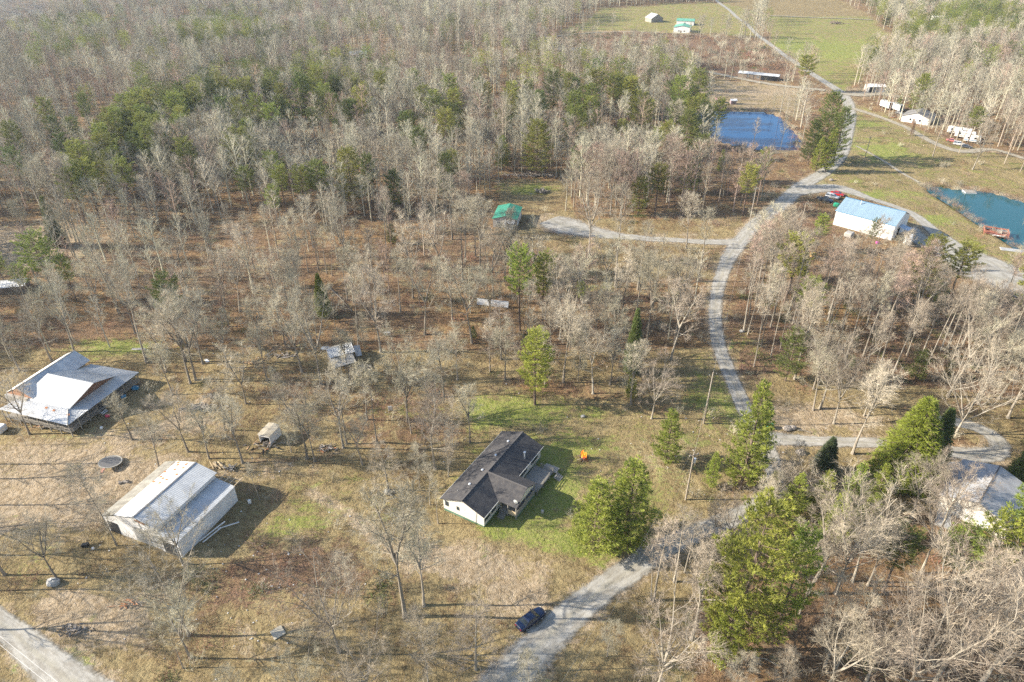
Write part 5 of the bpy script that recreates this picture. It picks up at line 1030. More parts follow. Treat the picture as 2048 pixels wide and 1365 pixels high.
# --- green roofed garage in the wood
B3 = thing('garage', 'low grey garage with a deep green metal roof in the wood', 'garage', (-6.6, 210.4, land(-1, 214)), R(-9))
def _loc(root, p): return p
GL, GW = 8.4, 12.0
gable_walls(B3, .3, GL-.3, .3, GW-.3, -.3, 2.9, 3.9, M_gwall)
roof_panels(B3, (0, 0, 3.0), (0, GW, 3.0), (GL*.5, GW, 4.1), (GL*.5, 0, 4.1), M_greenroof); roof_panels(B3, (GL, 0, 3.0), (GL, GW, 3.0), (GL*.5, GW, 4.1), (GL*.5, 0, 4.1), M_greenroof)
MB().box(GL-.3, GL-.22, 6.4, 10.2, -.2, 2.5).build('garage_door', M_wtrim, B3); MB().box(GL-.3, GL-.22, 2.0, 5.0, -.2, 2.4).build('garage_door', M_wtrim, B3); window(B3, (2.2, .3, 1.7), 1, .9, (0, -1, 0), fm=M_wtrim)
MB().box(4.5, 7.4, -1.6, .25, -.2, 2.3).build('side_shed', M_wtrim, B3); MB().slab([(4.3, -1.8, 2.35), (7.6, -1.8, 2.35), (7.6, .28, 2.8), (4.3, .28, 2.8)], .1).build('side_shed_roof', M_galv, B3); MB().box(7.4, 7.46, -1.2, -.2, 0, 1.9).build('door', M_dark, B3)  # side shed door is a black panel painted as doorway shade

# --- small white shed with sagging roof
c = at(521, 886); S1 = thing('shed', 'small open fronted white shed with a sagging tan roof', 'shed', (c.x, c.y, c.z), R(-17))
for (x0, x1, y0, y1) in ((0, .08, 0, 3.6), (2.3, 2.38, 0, 3.6), (.08, 2.3, 3.52, 3.6)): MB().box(x0, x1, y0, y1, -.2, 2.2).build('wall', M_wwall, S1)
MB().box(.08, 2.3, 0, .08, 1.75, 2.2).build('wall', M_wwall, S1); MB().box(.1, 2.28, 1.2, 1.25, -.1, 2.1).build('inner_shade', M_dark, S1)  # near-black sheet across the inside paints the shed's interior shade
M_tarp = mat('tan tarp', (.47, .42, .33), .85, nscale=1.5, ncol=(.36, .31, .23))
for i in range(4): MB().slab([(-.15, i*.95-.2, 2.22+.03*(i % 2)), (1.2, i*.95-.2, 2.46-.10*(i % 2)), (1.2, i*.95+.8, 2.46-.12*((i+1) % 2)), (-.15, i*.95+.8, 2.22)], .06).build('roof_panel', M_tarp, S1); MB().slab([(1.2, i*.95-.2, 2.46-.10*(i % 2)), (2.55, i*.95-.2, 2.22), (2.55, i*.95+.8, 2.24), (1.2, i*.95+.8, 2.46-.12*((i+1) % 2))], .06).build('roof_panel', M_tarp, S1)

# --- collapsed shed
c = at(668, 745); S2 = thing('shed', 'half collapsed shed of silvery tin sheets leaning apart on the slope', 'shed', (c.x, c.y, c.z), R(28))
gable_walls(S2, .3, 5.6, 2.4, 6.6, -.2, 2.5, 3.4, M_wood, ridge_along='x')
roof_panels(S2, (0, 2.1, 2.55), (5.9, 2.1, 2.55), (5.9, 4.6, 3.75), (0, 4.6, 3.6), M_galv); roof_panels(S2, (0, 7.0, 2.4), (5.9, 7.0, 2.5), (5.9, 4.6, 3.75), (0, 4.6, 3.6), M_galvo)
roof_panels(S2, (-.3, -.9, 1.6), (5.2, -.9, 1.75), (5.2, 1.9, 2.4), (0, 1.9, 2.4), M_galvo)
for x in (.2, 2.6, 5.0): post(S2, x, -.6, -.2, 1.6)
MB().slab([(6.2, 3.0, .6), (7.6, 3.2, .4), (7.9, 5.4, 2.0), (6.4, 5.2, 2.3)], .05).build('loose_sheet', M_galv, S2); MB().slab([(4.4, 7.2, .2), (6.6, 7.5, .3), (6.4, 8.8, 1.2), (4.2, 8.4, 1.2)], .05).build('loose_sheet', M_whiteroof, S2)
MB().tube([(6, 2, .1), (7.8, 6.5, 2.6)], .06, 5).build('loose_pole', M_wood, S2)

# --- grey roofed garage at the right edge
B4 = thing('garage', 'garage with a smooth grey gable roof beside the concrete driveway', 'garage', (80.4, 84.6, land(85, 88)), R(-45))
gable_walls(B4, -5.2, 5.2, -3.8, 8.2, -.3, 2.8, 4.6, M_siding)
M_lg = mat('light grey roof', (.46, .46, .47), .6, nscale=.8, ncol=(.34, .34, .35))
slope(B4, [(-5.5, -4.2, 2.9), (0, -4.2, 4.8), (0, 8.5, 4.8), (-5.5, 8.5, 2.9)], M_lg); slope(B4, [(5.5, -4.2, 2.9), (5.5, 8.5, 2.9), (0, 8.5, 4.8), (0, -4.2, 4.8)], M_lg)
MB().box(-.1, .1, -4.22, 8.52, 4.8, 4.86).build('ridge_cap', M_ridge, B4); MB().box(5.5, 5.58, -4.2, 8.5, 2.75, 2.92).build('gutter', M_wtrim, B4); MB().box(-2.6, 2.6, -3.9, -3.8, -.1, 2.3).build('garage_door', M_wtrim, B4)

# --- far buildings
def simple_house(name, label, cat, px, py, lx, wy, ze, zr, rz, wm, rm, along='x', panels=True, door=True, wins=2, opn=None):
    c = at(px, py); t = thing(name, label, cat, (c.x, c.y, c.z-.1), R(rz)); gable_walls(t, .2, lx-.2, .2, wy-.2, -.6, ze, zr-.1, wm, ridge_along=along)
    e = .25
    if along == 'x':
        qs = ([(-e, -e, ze-.05), (lx+e, -e, ze-.05), (lx+e, wy/2, zr), (-e, wy/2, zr)], [(-e, wy+e, ze-.05), (lx+e, wy+e, ze-.05), (lx+e, wy/2, zr), (-e, wy/2, zr)])
    else: qs = ([(-e, -e, ze-.05), (-e, wy+e, ze-.05), (lx/2, wy+e, zr), (lx/2, -e, zr)], [(lx+e, -e, ze-.05), (lx+e, wy+e, ze-.05), (lx/2, wy+e, zr), (lx/2, -e, zr)])
    for q in qs:
        if panels: roof_panels(t, q[0], q[1], q[2], q[3], rm, pw=2.4, ribs=3)
        else: slope(t, q, rm, .12)
    for i in range(wins): window(t, (lx*(i+1)/(wins+1), .2, 1.7), 1.0, 1.0, (0, -1, 0), fm=M_wtrim, bars=0)
    if door: MB().box(lx*.42, lx*.42+1, .12, .2, -.1, 2.1).build('door', M_bwall, t)
    return t
G2 = simple_house('garage', 'white roofed garage on pale gravel at the far field edge', 'garage', 1736, 186, 9.6, 7.6, 3.4, 4.3, -3, M_gwall, M_whiteroof, wins=0, door=False)
MB().box(.6, 2.6, .1, .2, -.3, 2.8).build('garage_door', M_dark, G2); MB().box(3.0, 5.2, .1, .2, -.3, 2.8).build('garage_door', M_gwall, G2); MB().box(5.8, 8.8, .1, .2, -.3, 2.9).build('garage_door', M_wtrim, G2)  # first bay is a near-black panel painted as the shade inside
simple_house('house', 'white house with a grey shingle roof behind the rust brown conifer', 'house', 1800, 243, 12.8, 12.5, 3.0, 5.2, -40, M_wwall, M_shinglel, along='y', panels=False, wins=2)
LS = simple_house('shed', 'long brown shed with a pale tin roof above the blue pond', 'shed', 1475, 156, 24.5, 6.0, 3.0, 3.9, -30, M_bwall, M_galv, wins=3)
MB().box(14, 24.0, .08, .2, 0, 2.6).build('bay_shade', M_dark, LS)  # solid black panel paints the shade of an open bay
simple_house('house', 'white walled house with a pale green roof beyond the brown field', 'house', 1346, 66, 14, 16, 4.6, 6.0, -18, M_wwall, M_greenroof2, along='y', wins=2)
simple_house('house', 'lower wing with a pale green roof behind the far white walled house', 'house', 1352, 50, 16, 12, 3.6, 5.0, -18, M_wwall, M_greenroof2, along='x', wins=1)
simple_house('barn', 'small grey tin roofed barn in the far pale green pasture', 'barn', 1302, 46, 13, 12, 3.4, 7.2, 20, M_wood, M_galv, along='y', wins=0)
simple_house('mobile_home', 'long dull brown mobile home beside the far brown field', 'home', 1113, 108, 22, 6, 2.8, 3.8, -4, M_bwall, M_shinglel, along='x', panels=False, wins=4)
simple_house('shed', 'small white shed beside the far mobile home', 'shed', 1158, 110, 5.5, 7, 3.4, 5.4, -4, M_wwall, M_galv, along='y', wins=0)
simple_house('house', 'white house half hidden behind the ridge pines', 'house', 700, 118, 12, 8, 3.0, 4.6, 10, M_wwall, M_whiteroof, wins=2)
simple_house('shed', 'small red roofed shed in the far wood', 'shed', 918, 124, 9, 6, 2.6, 4.2, 5, M_wwall, mat('red roofing', (.42, .10, .07), .6), wins=1)
simple_house('cabin', 'small cabin with a white tin roof cut by the left edge', 'cabin', -8, 592, 7.5, 4.6, 2.3, 3.0, 14, M_bwall, M_whiteroof, wins=1)
simple_house('house', 'pale roofed house almost hidden in the far right wood', 'house', 1866, 42, 16, 9, 3.2, 4.8, -10, M_wwall, M_whiteroof, wins=2)
simple_house('shed', 'little red tin hut on the far bank of the blue pond', 'shed', 1430, 207, 3.2, 3, 2.0, 2.6, 0, M_bwall, mat('faded red roofing', (.38, .20, .18), .6), wins=0)
simple_house('shed', 'little white topped hut right of the red one on the pond bank', 'shed', 1461, 210, 3.2, 3, 2.2, 2.9, 0, mat('mauve boards', (.34, .26, .28), .8), M_whiteroof, wins=0)

# ------------------------------------------------------------------ vehicles
M_tyre = mat('tyre rubber', (.025, .025, .027), .85); M_rim = mat('wheel metal', (.5, .5, .5), .35, metallic=.6); M_vglass = mat('tinted glass', (.02, .03, .04), .05, spec=1.0)
M_lampr = mat('red lamp lens', (.4, .02, .02), .3); M_lampw = mat('clear lamp lens', (.8, .8, .78), .2)
def car(name, label, cat, px, py, heading, color, kind='sedan', group=None, rough=.18):
    """x forward; about 4.8 m long"""
    c = at(px, py); t = thing(name, label, cat, (c.x, c.y, c.z), heading, group)
    paint = mat(label[:20]+' paint', color, rough, spec=.7)
    k = {'sedan': dict(L=2.4, body=[(-2.4, .45, .86, .74), (-2.3, .32, .95, .84), (-1.5, .24, 1.0, .9), (0, .24, .98, .92), (1.3, .24, .95, .9), (2.1, .28, .84, .82), (2.4, .42, .70, .66)], cab=[(-1.75, -.95), (.45, 1.25)], hr=1.44),
         'suv': dict(L=2.35, body=[(-2.35, .45, 1.05, .82), (-2.3, .36, 1.1, .88), (-1.5, .3, 1.12, .92), (0, .3, 1.1, .93), (1.2, .3, 1.08, .91), (2.1, .32, .98, .84), (2.35, .45, .8, .7)], cab=[(-2.3, -2.1), (.5, 1.15)], hr=1.72),
         'pickup': dict(L=2.8, body=[(-2.8, .5, 1.05, .84), (-2.75, .45, 1.08, .9), (-1, .4, 1.08, .93), (0, .38, 1.1, .94), (1.4, .38, 1.12, .92), (2.5, .4, 1.02, .86), (2.8, .5, .85, .74)], cab=[(-.75, -.5), (.75, 1.35)], hr=1.8)}[kind]
    v = []; f = []; sec = k['body']
    for (x, zb, zt, hw) in sec:
        zm = zb+(zt-zb)*.55; v += [(x, -hw*.9, zb), (x, -hw, zm), (x, -hw*.9, zt-.03), (x, -hw*.55, zt+.02), (x, hw*.55, zt+.02), (x, hw*.9, zt-.03), (x, hw, zm), (x, hw*.9, zb)]
    n = 8
    for i in range(len(sec)-1):
        for j in range(n): f.append((i*n+j, i*n+(j+1) % n, (i+1)*n+(j+1) % n, (i+1)*n+j))
    f.append(tuple(range(n))); f.append(tuple(range((len(sec)-1)*n, len(sec)*n))[::-1])
    me = bpy.data.meshes.new('body'); me.from_pydata(v, [], f); me.materials.append(paint); me.update(); body = obj('body', me, t)
    bv = body.modifiers.new('bevel', 'BEVEL'); bv.width = .05; bv.segments = 2; bv.limit_method = 'ANGLE'
    (xa, xb), (xc, xd) = k['cab']; z0 = sec[3][2]+.0; z1 = k['hr']; w0, w1 = .84, .64
    bot = [(xa, -w0, z0-.06), (xd, -w0, z0-.06), (xd, w0, z0-.06), (xa, w0, z0-.06)]; top = [(xb, -w1, z1-.05), (xc, -w1, z1-.05), (xc, w1, z1-.05), (xb, w1, z1-.05)]
    MB().hull8(bot, top).build('cabin_glass', M_vglass, t)
    MB().hull8([(xb-.06, -w1-.04, z1-.07), (xc+.08, -w1-.04, z1-.07), (xc+.08, w1+.04, z1-.07), (xb-.06, w1+.04, z1-.07)], [(xb+.1, -w1+.06, z1+.02), (xc-.1, -w1+.06, z1+.02), (xc-.1, w1-.06, z1+.02), (xb+.1, w1-.06, z1+.02)]).build('roof', paint, t)
    for sgn in (-1, 1):
        for (p, q) in ((bot[0], top[0]), (bot[1], top[1]), (((xa+xd)/2-.1, -w0, z0-.06), ((xb+xc)/2-.1, -w1, z1-.05))):
            MB().tube([(p[0], sgn*abs(p[1])*1.01, p[2]), (q[0], sgn*abs(q[1])*1.01, q[2])], .045, 4).build('pillar', paint, t)
        for x in (-k['L']*.6, k['L']*.62):
            wv = MB().tube([(x, sgn*.66, .34), (x, sgn*.93, .34)], .34, 14).build('wheel', M_tyre, t); MB().tube([(x, sgn*.93, .34), (x, sgn*.95, .34)], .2, 10).build('rim', M_rim, wv)
        MB().box(k['L']-.12, k['L']+.0, sgn*.5-.14, sgn*.5+.14, .58, .72).build('headlight', M_lampw, t); MB().box(-k['L']-.01, -k['L']+.08, sgn*.55-.15, sgn*.55+.15, .66, .82).build('tail_light', M_lampr, t)
        MB().box(xd-.5, xd-.3, sgn*.98-.06, sgn*.98+.06, z0+.02, z0+.14).build('mirror', paint, t)
    MB().box(-k['L']-.04, -k['L']+.06, -.7, .7, .36, .5).build('bumper', M_tyre, t); MB().box(k['L']-.08, k['L']+.03, -.66, .66, .32, .46).build('bumper', M_tyre, t)
    if kind == 'pickup': MB().box(-2.65, -.95, -.7, .7, 1.06, 1.115).build('bed', M_tyre, t); MB().box(-2.0, -1.4, -.4, .3, 1.115, 1.3).build('toolbox', M_gwall, t)
    return t
car('car', 'dark blue sedan parked on the edge of the gravel road', 'car', 1061, 1243, math.atan2(3.0, 3.6), (.008, .018, .055))
hd = math.atan2(-7.6, 7.0)
car('pickup_truck', 'dark navy pickup nearest the camera beside the blue roofed building', 'pickup', 1649, 403, hd+.1, (.012, .025, .06), 'pickup', 'vehicles parked by the blue roofed building')
car('suv', 'white SUV parked between the navy pickup and the red car', 'car', 1664, 397, hd+.1, (.62, .62, .62), 'suv', 'vehicles parked by the blue roofed building')
car('car', 'red car parked farthest in the row by the blue roofed building', 'car', 1674, 391, hd+.1, (.42, .015, .015), 'sedan', 'vehicles parked by the blue roofed building')
car('pickup_truck', 'white pickup parked at the right end of the far white garage', 'pickup', 1774, 184, 0, (.66, .66, .64), 'pickup')
car('car', 'dark car beside the right hand box truck', 'car', 1799, 229, R(-60), (.05, .06, .07))
car('car', 'red and white car in front of the motorhomes', 'car', 1903, 284, R(-35), (.5, .16, .14))
car('suv', 'white SUV right of the red and white car by the motorhomes', 'car', 1917, 291, R(-35), (.6, .6, .6), 'suv')
car('car', 'dark car at the right end of the row by the motorhomes', 'car', 1931, 296, R(-35), (.06, .06, .07))
def box_truck(label, px, py, L=7.5, rz=-80, open_=True):
    c = at(px, py); t = thing('box_truck', label, 'truck', (c.x, c.y, c.z), R(rz), 'white box truck bodies on the grass')
    for (a, b, c_, d, e, f_) in ((0, L, -1.25, -1.19, .9, 3.6), (0, L, 1.19, 1.25, .9, 3.6), (0, .06, -1.19, 1.19, .9, 3.6), (0, L, -1.19, 1.19, .9, 1.0)): MB().box(a, b, c_, d, e, f_).build('side_panel', M_wwall, t)
    MB().box(-.02, L+.02, -1.27, 1.27, 3.6, 3.68).build('roof', M_galv, t); MB().box(L-1.0, L-.94, -1.18, 1.18, 1.0, 2.2).build('cargo_and_shade', mat('pale green load', (.20, .32, .30), .8), t); MB().box(L-2.5, L-2.4, -1.18, 1.18, 1.0, 3.55).build('cargo_and_shade', M_dark, t)  # pale green load, then a black sheet painting the shade deeper in
    for x in (1.2, L-1.4):
        for s in (-1, 1): MB().tube([(x, s*.9, .45), (x, s*1.2, .45)], .45, 12).build('wheel', M_tyre, t)
    MB().box(.1, L, -.5, .5, .6, .9).build('chassis', M_tyre, t)
box_truck('left white box truck body standing on grass with its rear open', 1762, 214); box_truck('right white box truck body with junk spilling from its rear', 1783, 219)
def motorhome(label, px, py, L, rz, trim):
    c = at(px, py); t = thing('motorhome', label, 'motorhome', (c.x, c.y, c.z), R(rz), 'white motorhomes at the end of the gravel track')
    b = MB().hull8([(0, -1.25, .6), (L, -1.25, .6), (L, 1.25, .6), (0, 1.25, .6)], [(.1, -1.25, 3.2), (L-.5, -1.25, 3.2), (L-.5, 1.25, 3.2), (.1, 1.25, 3.2)]).build('body', M_wwall, t); bv = b.modifiers.new('bevel', 'BEVEL'); bv.width = .15; bv.segments = 2
    MB().box(.3, L-.7, -1.1, 1.1, 3.2, 3.26).build('roof', M_whiteroof, t); MB().box(L*.3, L*.3+1, -.5, .5, 3.26, 3.5).build('roof_unit', M_galvo, t); MB().hull8([(L-.02, -1.1, 1.5), (L+.01, -1.1, 1.5), (L+.01, 1.1, 1.5), (L-.02, 1.1, 1.5)], [(L-.42, -1.1, 2.8), (L-.38, -1.1, 2.8), (L-.38, 1.1, 2.8), (L-.42, 1.1, 2.8)]).build('windscreen', M_vglass, t)
    MB().box(.2, L-.2, -1.29, -1.26, 1.1, 1.4).build('stripe', trim, t)
    for x in (1.4, 4.0, 6.2):
        if x < L-1.5: MB().box(x, x+1, -1.29, -1.255, 1.9, 2.6).build('window', M_vglass, t)
    for x in (1.6, L-1.8):
        for s in (-1, 1): MB().tube([(x, s*1.0, .4), (x, s*1.26, .4)], .42, 12).build('wheel', M_tyre, t)
motorhome('long white motorhome nearest the wood', 1893, 266, 10.5, -38, M_bwall); motorhome('white motorhome with dark windscreen beside the longer one', 1908, 274, 8.5, -36, M_galvo); motorhome('white camper at the front right of the motorhomes', 1925, 283, 7.0, -34, M_bluetrim)
c = at(1812, 494); t = thing('trailer', 'low white covered trailer on gravel right of the blue roofed building', 'trailer', (c.x, c.y, c.z), R(58))
b = MB().hull8([(0, -1.15, .5), (6.4, -1.15, .5), (6.4, 1.15, .5), (0, 1.15, .5)], [(.15, -.95, 2.2), (6.1, -.95, 2.2), (6.1, .95, 2.2), (.15, .95, 2.2)]).build('cover', M_whiteroof, t); bv = b.modifiers.new('bevel', 'BEVEL'); bv.width = .25; bv.segments = 3
for x in (2.4, 3.4):
    for s in (-1, 1): MB().tube([(x, s*.9, .35), (x, s*1.12, .35)], .34, 10).build('wheel', M_tyre, t)
MB().tube([(6.4, 0, .5), (7.6, 0, .45)], .06, 5).build('hitch', M_tyre, t)
motorhome('white camper standing in the far yard below the mobile home', 1183, 134, 6.5, -5, M_galvo); motorhome('white camper right of the other one in the far yard', 1246, 138, 8.5, -8, M_bluetrim)

# ------------------------------------------------------------------ yard things
M_pole = mat('pole wood', (.36, .31, .25), .9, nscale=2, ncol=(.27, .23, .18)); M_wire = mat('overhead wire', (.55, .54, .52), .6); M_orange = mat('bare cut wood', (.50, .33, .18), .9, var=.2, nscale=2, ncol=(.36, .23, .13))
M_logg = mat('grey log', (.33, .29, .25), .95, var=.3, nscale=3, ncol=(.22, .19, .16)); M_stone = mat('grey stone', (.40, .39, .37), .9, nscale=1.5, ncol=(.30, .29, .28), bump=.1); M_black = mat('black plastic', (.02, .02, .02), .5)
POLES = []
def power_pole(label, px, py, ty, arm=True, transformer=False):
    c = at(px, py); h = height_of(px, py, ty); t = thing('power_pole', label, 'power pole', (c.x, c.y, c.z), R(20), 'wooden power poles along the road'); MB().tube([(0, 0, -.4), (0, 0, h)], [.17, .11], 8).build('pole', M_pole, t)
    if arm: MB().box(-.9, .9, -.06, .06, h-.7, h-.55).build('crossarm', M_pole, t)
    for x in (-.8, 0, .8): MB().tube([(x, 0, h-.55), (x, 0, h-.35)], .05, 6).build('insulator', M_metalv, t)
    if transformer: MB().tube([(.36, 0, h-2.4), (.36, 0, h-1.5)], .24, 10).build('transformer', M_metalv, t); MB().tube([(0, 0, h-2.0), (.2, 0, h-2.0)], .04, 5).build('bracket', M_metalv, t)
    POLES.append(Vector((c.x, c.y, c.z+h-.4))); return t
power_pole('wooden power pole with a grey transformer at the lawn corner', 1371, 1000, 905, transformer=True)
power_pole('thin leaning power pole beside the road below the wood', 1407, 848, 745, arm=False)
power_pole('power pole at the road fork left of the pale poplars', 1499, 446, 374)
power_pole('power pole on the green slope above the blue roofed building', 1727, 326, 273)
power_pole('light pole before the blue roofed building', 1597, 470, 405, arm=False)
power_pole('far pole at the field edge beside the far pale track', 1736, 36, 5); power_pole('far pole standing in the brown field', 1180, 88, 70, arm=False)
def wire(label, a, b, sag=1.0, r=.02, off=0.0):
    d = (b-a).normalized(); s = Vector((-d.y, d.x, 0))*off; pts = [a.lerp(b, i/12)+s-Vector((0, 0, sag*4*(i/12)*(1-i/12))) for i in range(13)]
    o = MB().tube(pts, r, 3, cap=False).build('power_line', M_wire); tag(o, label, 'power line', 'overhead lines between the poles'); return o
off1 = at(900, 1500)+Vector((0, 0, 9)); 
for k, of in enumerate((-.5, .5)): wire(('left' if k == 0 else 'right')+' wire of the pair crossing the gravel road by the pine pair', POLES[0], Vector((2, 40, 10.5)), 1.2, .010, of)
wire('wire from the transformer pole to the thin leaning pole', POLES[0], POLES[1], .8, .008); wire('wire from the leaning pole up to the road fork pole', POLES[1], POLES[2], 3.0, .009); wire('wire from the road fork pole to the green slope pole', POLES[2], POLES[3], 2.5, .010)
a, b = at(-60, 1262)+Vector((0, 0, 8)), at(190, 1470)+Vector((0, 0, 8))
wire('upper wire crossing the bottom left corner', a, b, .5, .02, .35); wire('lower wire crossing the bottom left corner', a, b, .5, .02, -.35)
# trampoline
c = at(223, 932); t = thing('trampoline', 'round grey trampoline tilted on worn earth left of the barn', 'trampoline', (c.x, c.y, c.z), 0); t.rotation_euler = (R(-5), R(4), 0); n = 28
ring = [(2.0*math.cos(2*math.pi*i/n), 1.9*math.sin(2*math.pi*i/n), .95) for i in range(n+1)]
MB().poly([(p[0]*.9, p[1]*.9, .93) for p in ring[:-1]]).build('mat', mat('trampoline mat', (.16, .155, .15), .8), t); MB().tube(ring, .06, 5).build('rim', M_galvo, t)
pad = MB()
for i in range(n): p, q = ring[i], ring[i+1]; pad.poly([(p[0]*.9, p[1]*.9, .95), (q[0]*.9, q[1]*.9, .95), (q[0], q[1], .99), (p[0], p[1], .99)])
pad.build('edge_pad', mat('faded pad', (.42, .40, .34), .8), t)
for i in range(6): q = 2*math.pi*i/6+.3; MB().tube([(2*math.cos(q), 1.9*math.sin(q), .95), (2.05*math.cos(q), 1.95*math.sin(q), -.15)], .04, 5).build('leg', M_galvo, t)
def slab_thing(name, label, cat, px, py, sx, sy, sz, rz, m, tilt=0.0):
    c = at(px, py); t = MB().box(-sx/2, sx/2, -sy/2, sy/2, 0, sz).build(name, m); t.location = (c.x, c.y, c.z+.02); t.rotation_euler = (R(tilt), 0, R(rz)); bv = t.modifiers.new('bevel', 'BEVEL'); bv.width = min(sx, sy, sz)*.15; bv.segments = 1; return tag(t, label, cat)
slab_thing('board', 'red and white board lying just below the trampoline', 'board', 206, 941, .5, 1.3, .05, 3, mat('faded red board', (.55, .27, .2), .8))
slab_thing('sheet_metal', 'flat white tin sheet on orange leaves left of the collapsed shed', 'metal sheet', 653, 697, 2.6, 1.5, .06, -8, M_whiteroof)
slab_thing('sheet_metal', 'pale upright board behind the lone mid wood tree trunk', 'board', 776, 672, 1.4, .2, 1.6, 0, M_whiteroof, 25)
slab_thing('sheet_metal', 'white scrap panel on the ground left of the log heaps', 'metal sheet', 414, 722, 1.6, .7, .06, -50, M_whiteroof)
slab_thing('sheet_metal', 'dark grey board lying on the green patch behind the white roofed house', 'board', 277, 699, 3.2, .8, .08, 0, M_gwall)
slab_thing('sheet_metal', 'white panel standing in weeds in the middle yard', 'board', 781, 822, .9, .1, 1.2, 10, M_whiteroof)
slab_thing('well_lid', 'square concrete well lid in the brown lower slope', 'well lid', 556, 1266, 1.7, 1.7, .12, 40, mat('tan stone', (.42, .38, .30), .9)); slab_thing('tarp', 'long pale tarp stretched low between trees in the mid wood', 'tarp', 985, 613, 8.5, .15, 1.7, -12, mat('pale tarp', (.55, .56, .58), .7), -20)
slab_thing('crate', 'small black box casting a shadow on the earth below the barn', 'box', 172, 1093, 1.1, .7, .6, 10, M_black); slab_thing('crate', 'small white box right of the black box on the earth', 'box', 187, 1099, .35, .35, .4, 10, M_wwall)
slab_thing('utility_box', 'bright green utility box beside the driveway', 'utility box', 1540, 856, 1.1, .9, 1.0, 15, mat('bright green paint', (.02, .30, .17), .5)); slab_thing('dumpster', 'bright green bin at the left end of the blue roofed building', 'bin', 1672, 414, 1.9, 1.3, 1.4, -45, MATS['bright green paint'])
slab_thing('crate', 'blue tub under the porch edge at the far right house corner', 'tub', 272, 779, 1.3, 1.0, .7, 0, mat('blue plastic', (.04, .22, .38), .5)); slab_thing('crate', 'blue tub on the ground in the middle of the porch side', 'tub', 248, 796, 1.0, .8, .6, 20, MATS['blue plastic']); slab_thing('crate', 'dark teal tub farthest from the porch', 'tub', 238, 815, .9, .7, .6, 10, mat('teal plastic', (.05, .15, .18), .5))
slab_thing('chair', 'white plastic yard chair before the porch steps', 'chair', 204, 858, .5, .5, .5, 0, M_whiteroof); slab_thing('toy', 'red and pink ride-on toy beside the porch steps', 'toy', 216, 834, .8, .5, .5, 20, mat('pink plastic', (.55, .06, .12), .5))
slab_thing('utility_box', 'small white meter box in the shade right of the barn', 'box', 500, 1007, .5, .4, .8, 0, M_wwall); slab_thing('feeder', 'small white bird bath on the shaded lawn', 'bird bath', 1085, 1026, .5, .5, .6, 0, M_stone)
slab_thing('car_shell', 'white object cut by the left edge beside the white roofed house', 'trailer', -4, 862, 3.4, 2.0, 1.4, -10, M_wwall)
slab_thing('toolbox', 'orange and dark machine under poplars below the white building', 'machine', 1625, 514, 1.8, 1.2, 1.3, 20, mat('yellow orange paint', (.55, .33, .08), .6)); slab_thing('planter', 'magenta tub at the foot of the white metal building', 'tub', 1754, 488, .9, .9, .7, 0, mat('magenta plastic', (.5, .08, .3), .5))
slab_thing('propane_tank', 'small white tank on the lawn edge right of the grey garage roof', 'tank', 2040, 957, 1.0, .6, .9, 0, M_wwall)
slab_thing('canopy', 'pale low tent roof in the wood below the blue roofed building', 'tent', 1697, 474, 2.6, 2.4, 1.6, 45, M_gwall)
# boulder and rocks
def rock(label, px, py, s, seed, m=M_stone, name='boulder'):
    c = at(px, py); o = MB().ball((0, 0, s*.35), s, s*.85, s*.6, 9, 6, .14, seed).build(name, m); o.location = c; return tag(o, label, 'rock')
rock('big pale boulder beside the left corner tree', 108, 1168, 1.05, 1); rock('flat rock at the foot of the cone shaped tree in the middle yard', 775, 985, .7, 2); rock('brown rock near the green utility box', 1574, 860, .9, 3, M_logg); rock('second brown rock right of the green utility box', 1585, 858, .8, 4, M_logg)
rock('rock in the strip between driveway and road', 1600, 908, .9, 5, M_logg); rock('dark rock at the gravel lot corner by the teal pond road', 1662, 362, .9, 6, M_logg); rock('white rock at the field edge near the pale poplars', 1483, 664, .6, 7); rock('small rock lying on the lawn behind the dark roofed house', 1166, 834, .5, 8)
rock('first boulder heap under the grass strip trees', 1100, 566, 1.1, 9); 
# log and debris heaps
def heap(name, label, cat, px, py, rx, ry, n, ml, seed, m=M_logg, rr=.12, part='log', extra=None, z=.35):
    r = random.Random(seed); c = at(px, py); t = thing(name, label, cat, (c.x, c.y, c.z), 0)
    for i in range(n):
        x, y = r.gauss(0, rx*.45), r.gauss(0, ry*.45); an = r.uniform(0, 3.14); L = ml*r.uniform(.4, 1.1); zz = r.uniform(.05, z)*max(.2, 1-(x/rx)**2); dx, dy = math.cos(an)*L/2, math.sin(an)*L/2
        mm = m if not extra or r.random() > .4 else extra[r.randrange(len(extra))]
        if r.random() < .7: MB().tube([(x-dx, y-dy, zz+r.uniform(-.1, .1)), (x+dx, y+dy, zz+r.uniform(-.1, .2))], rr*r.uniform(.6, 1.3), 5).build(part, mm, t)
        else: MB().hull8([(x-dx, y-dy, zz), (x+dx, y+dy, zz), (x+dx+.2, y+dy+.2, zz), (x-dx+.2, y-dy+.2, zz)], [(x-dx, y-dy, zz+.08), (x+dx, y+dy, zz+.14), (x+dx+.25, y+dy+.25, zz+.1), (x-dx+.25, y-dy+.25, zz+.1)]).build('plank', mm, t)
    return t
heap('log_heap', 'wide scattered heap of grey cut logs between the two left houses', 'log heap', 403, 818, 4.6, 1.5, 60, 1.5, 1)
heap('log_heap', 'smaller heap of dark logs above the wide log heap', 'log heap', 428, 795, 2.2, .9, 22, 1.3, 2); heap('log_heap', 'tight pile of pale logs below the trees at the upper left yard', 'log heap', 505, 727, 2.4, 1.2, 20, 1.2, 3, M_orange)
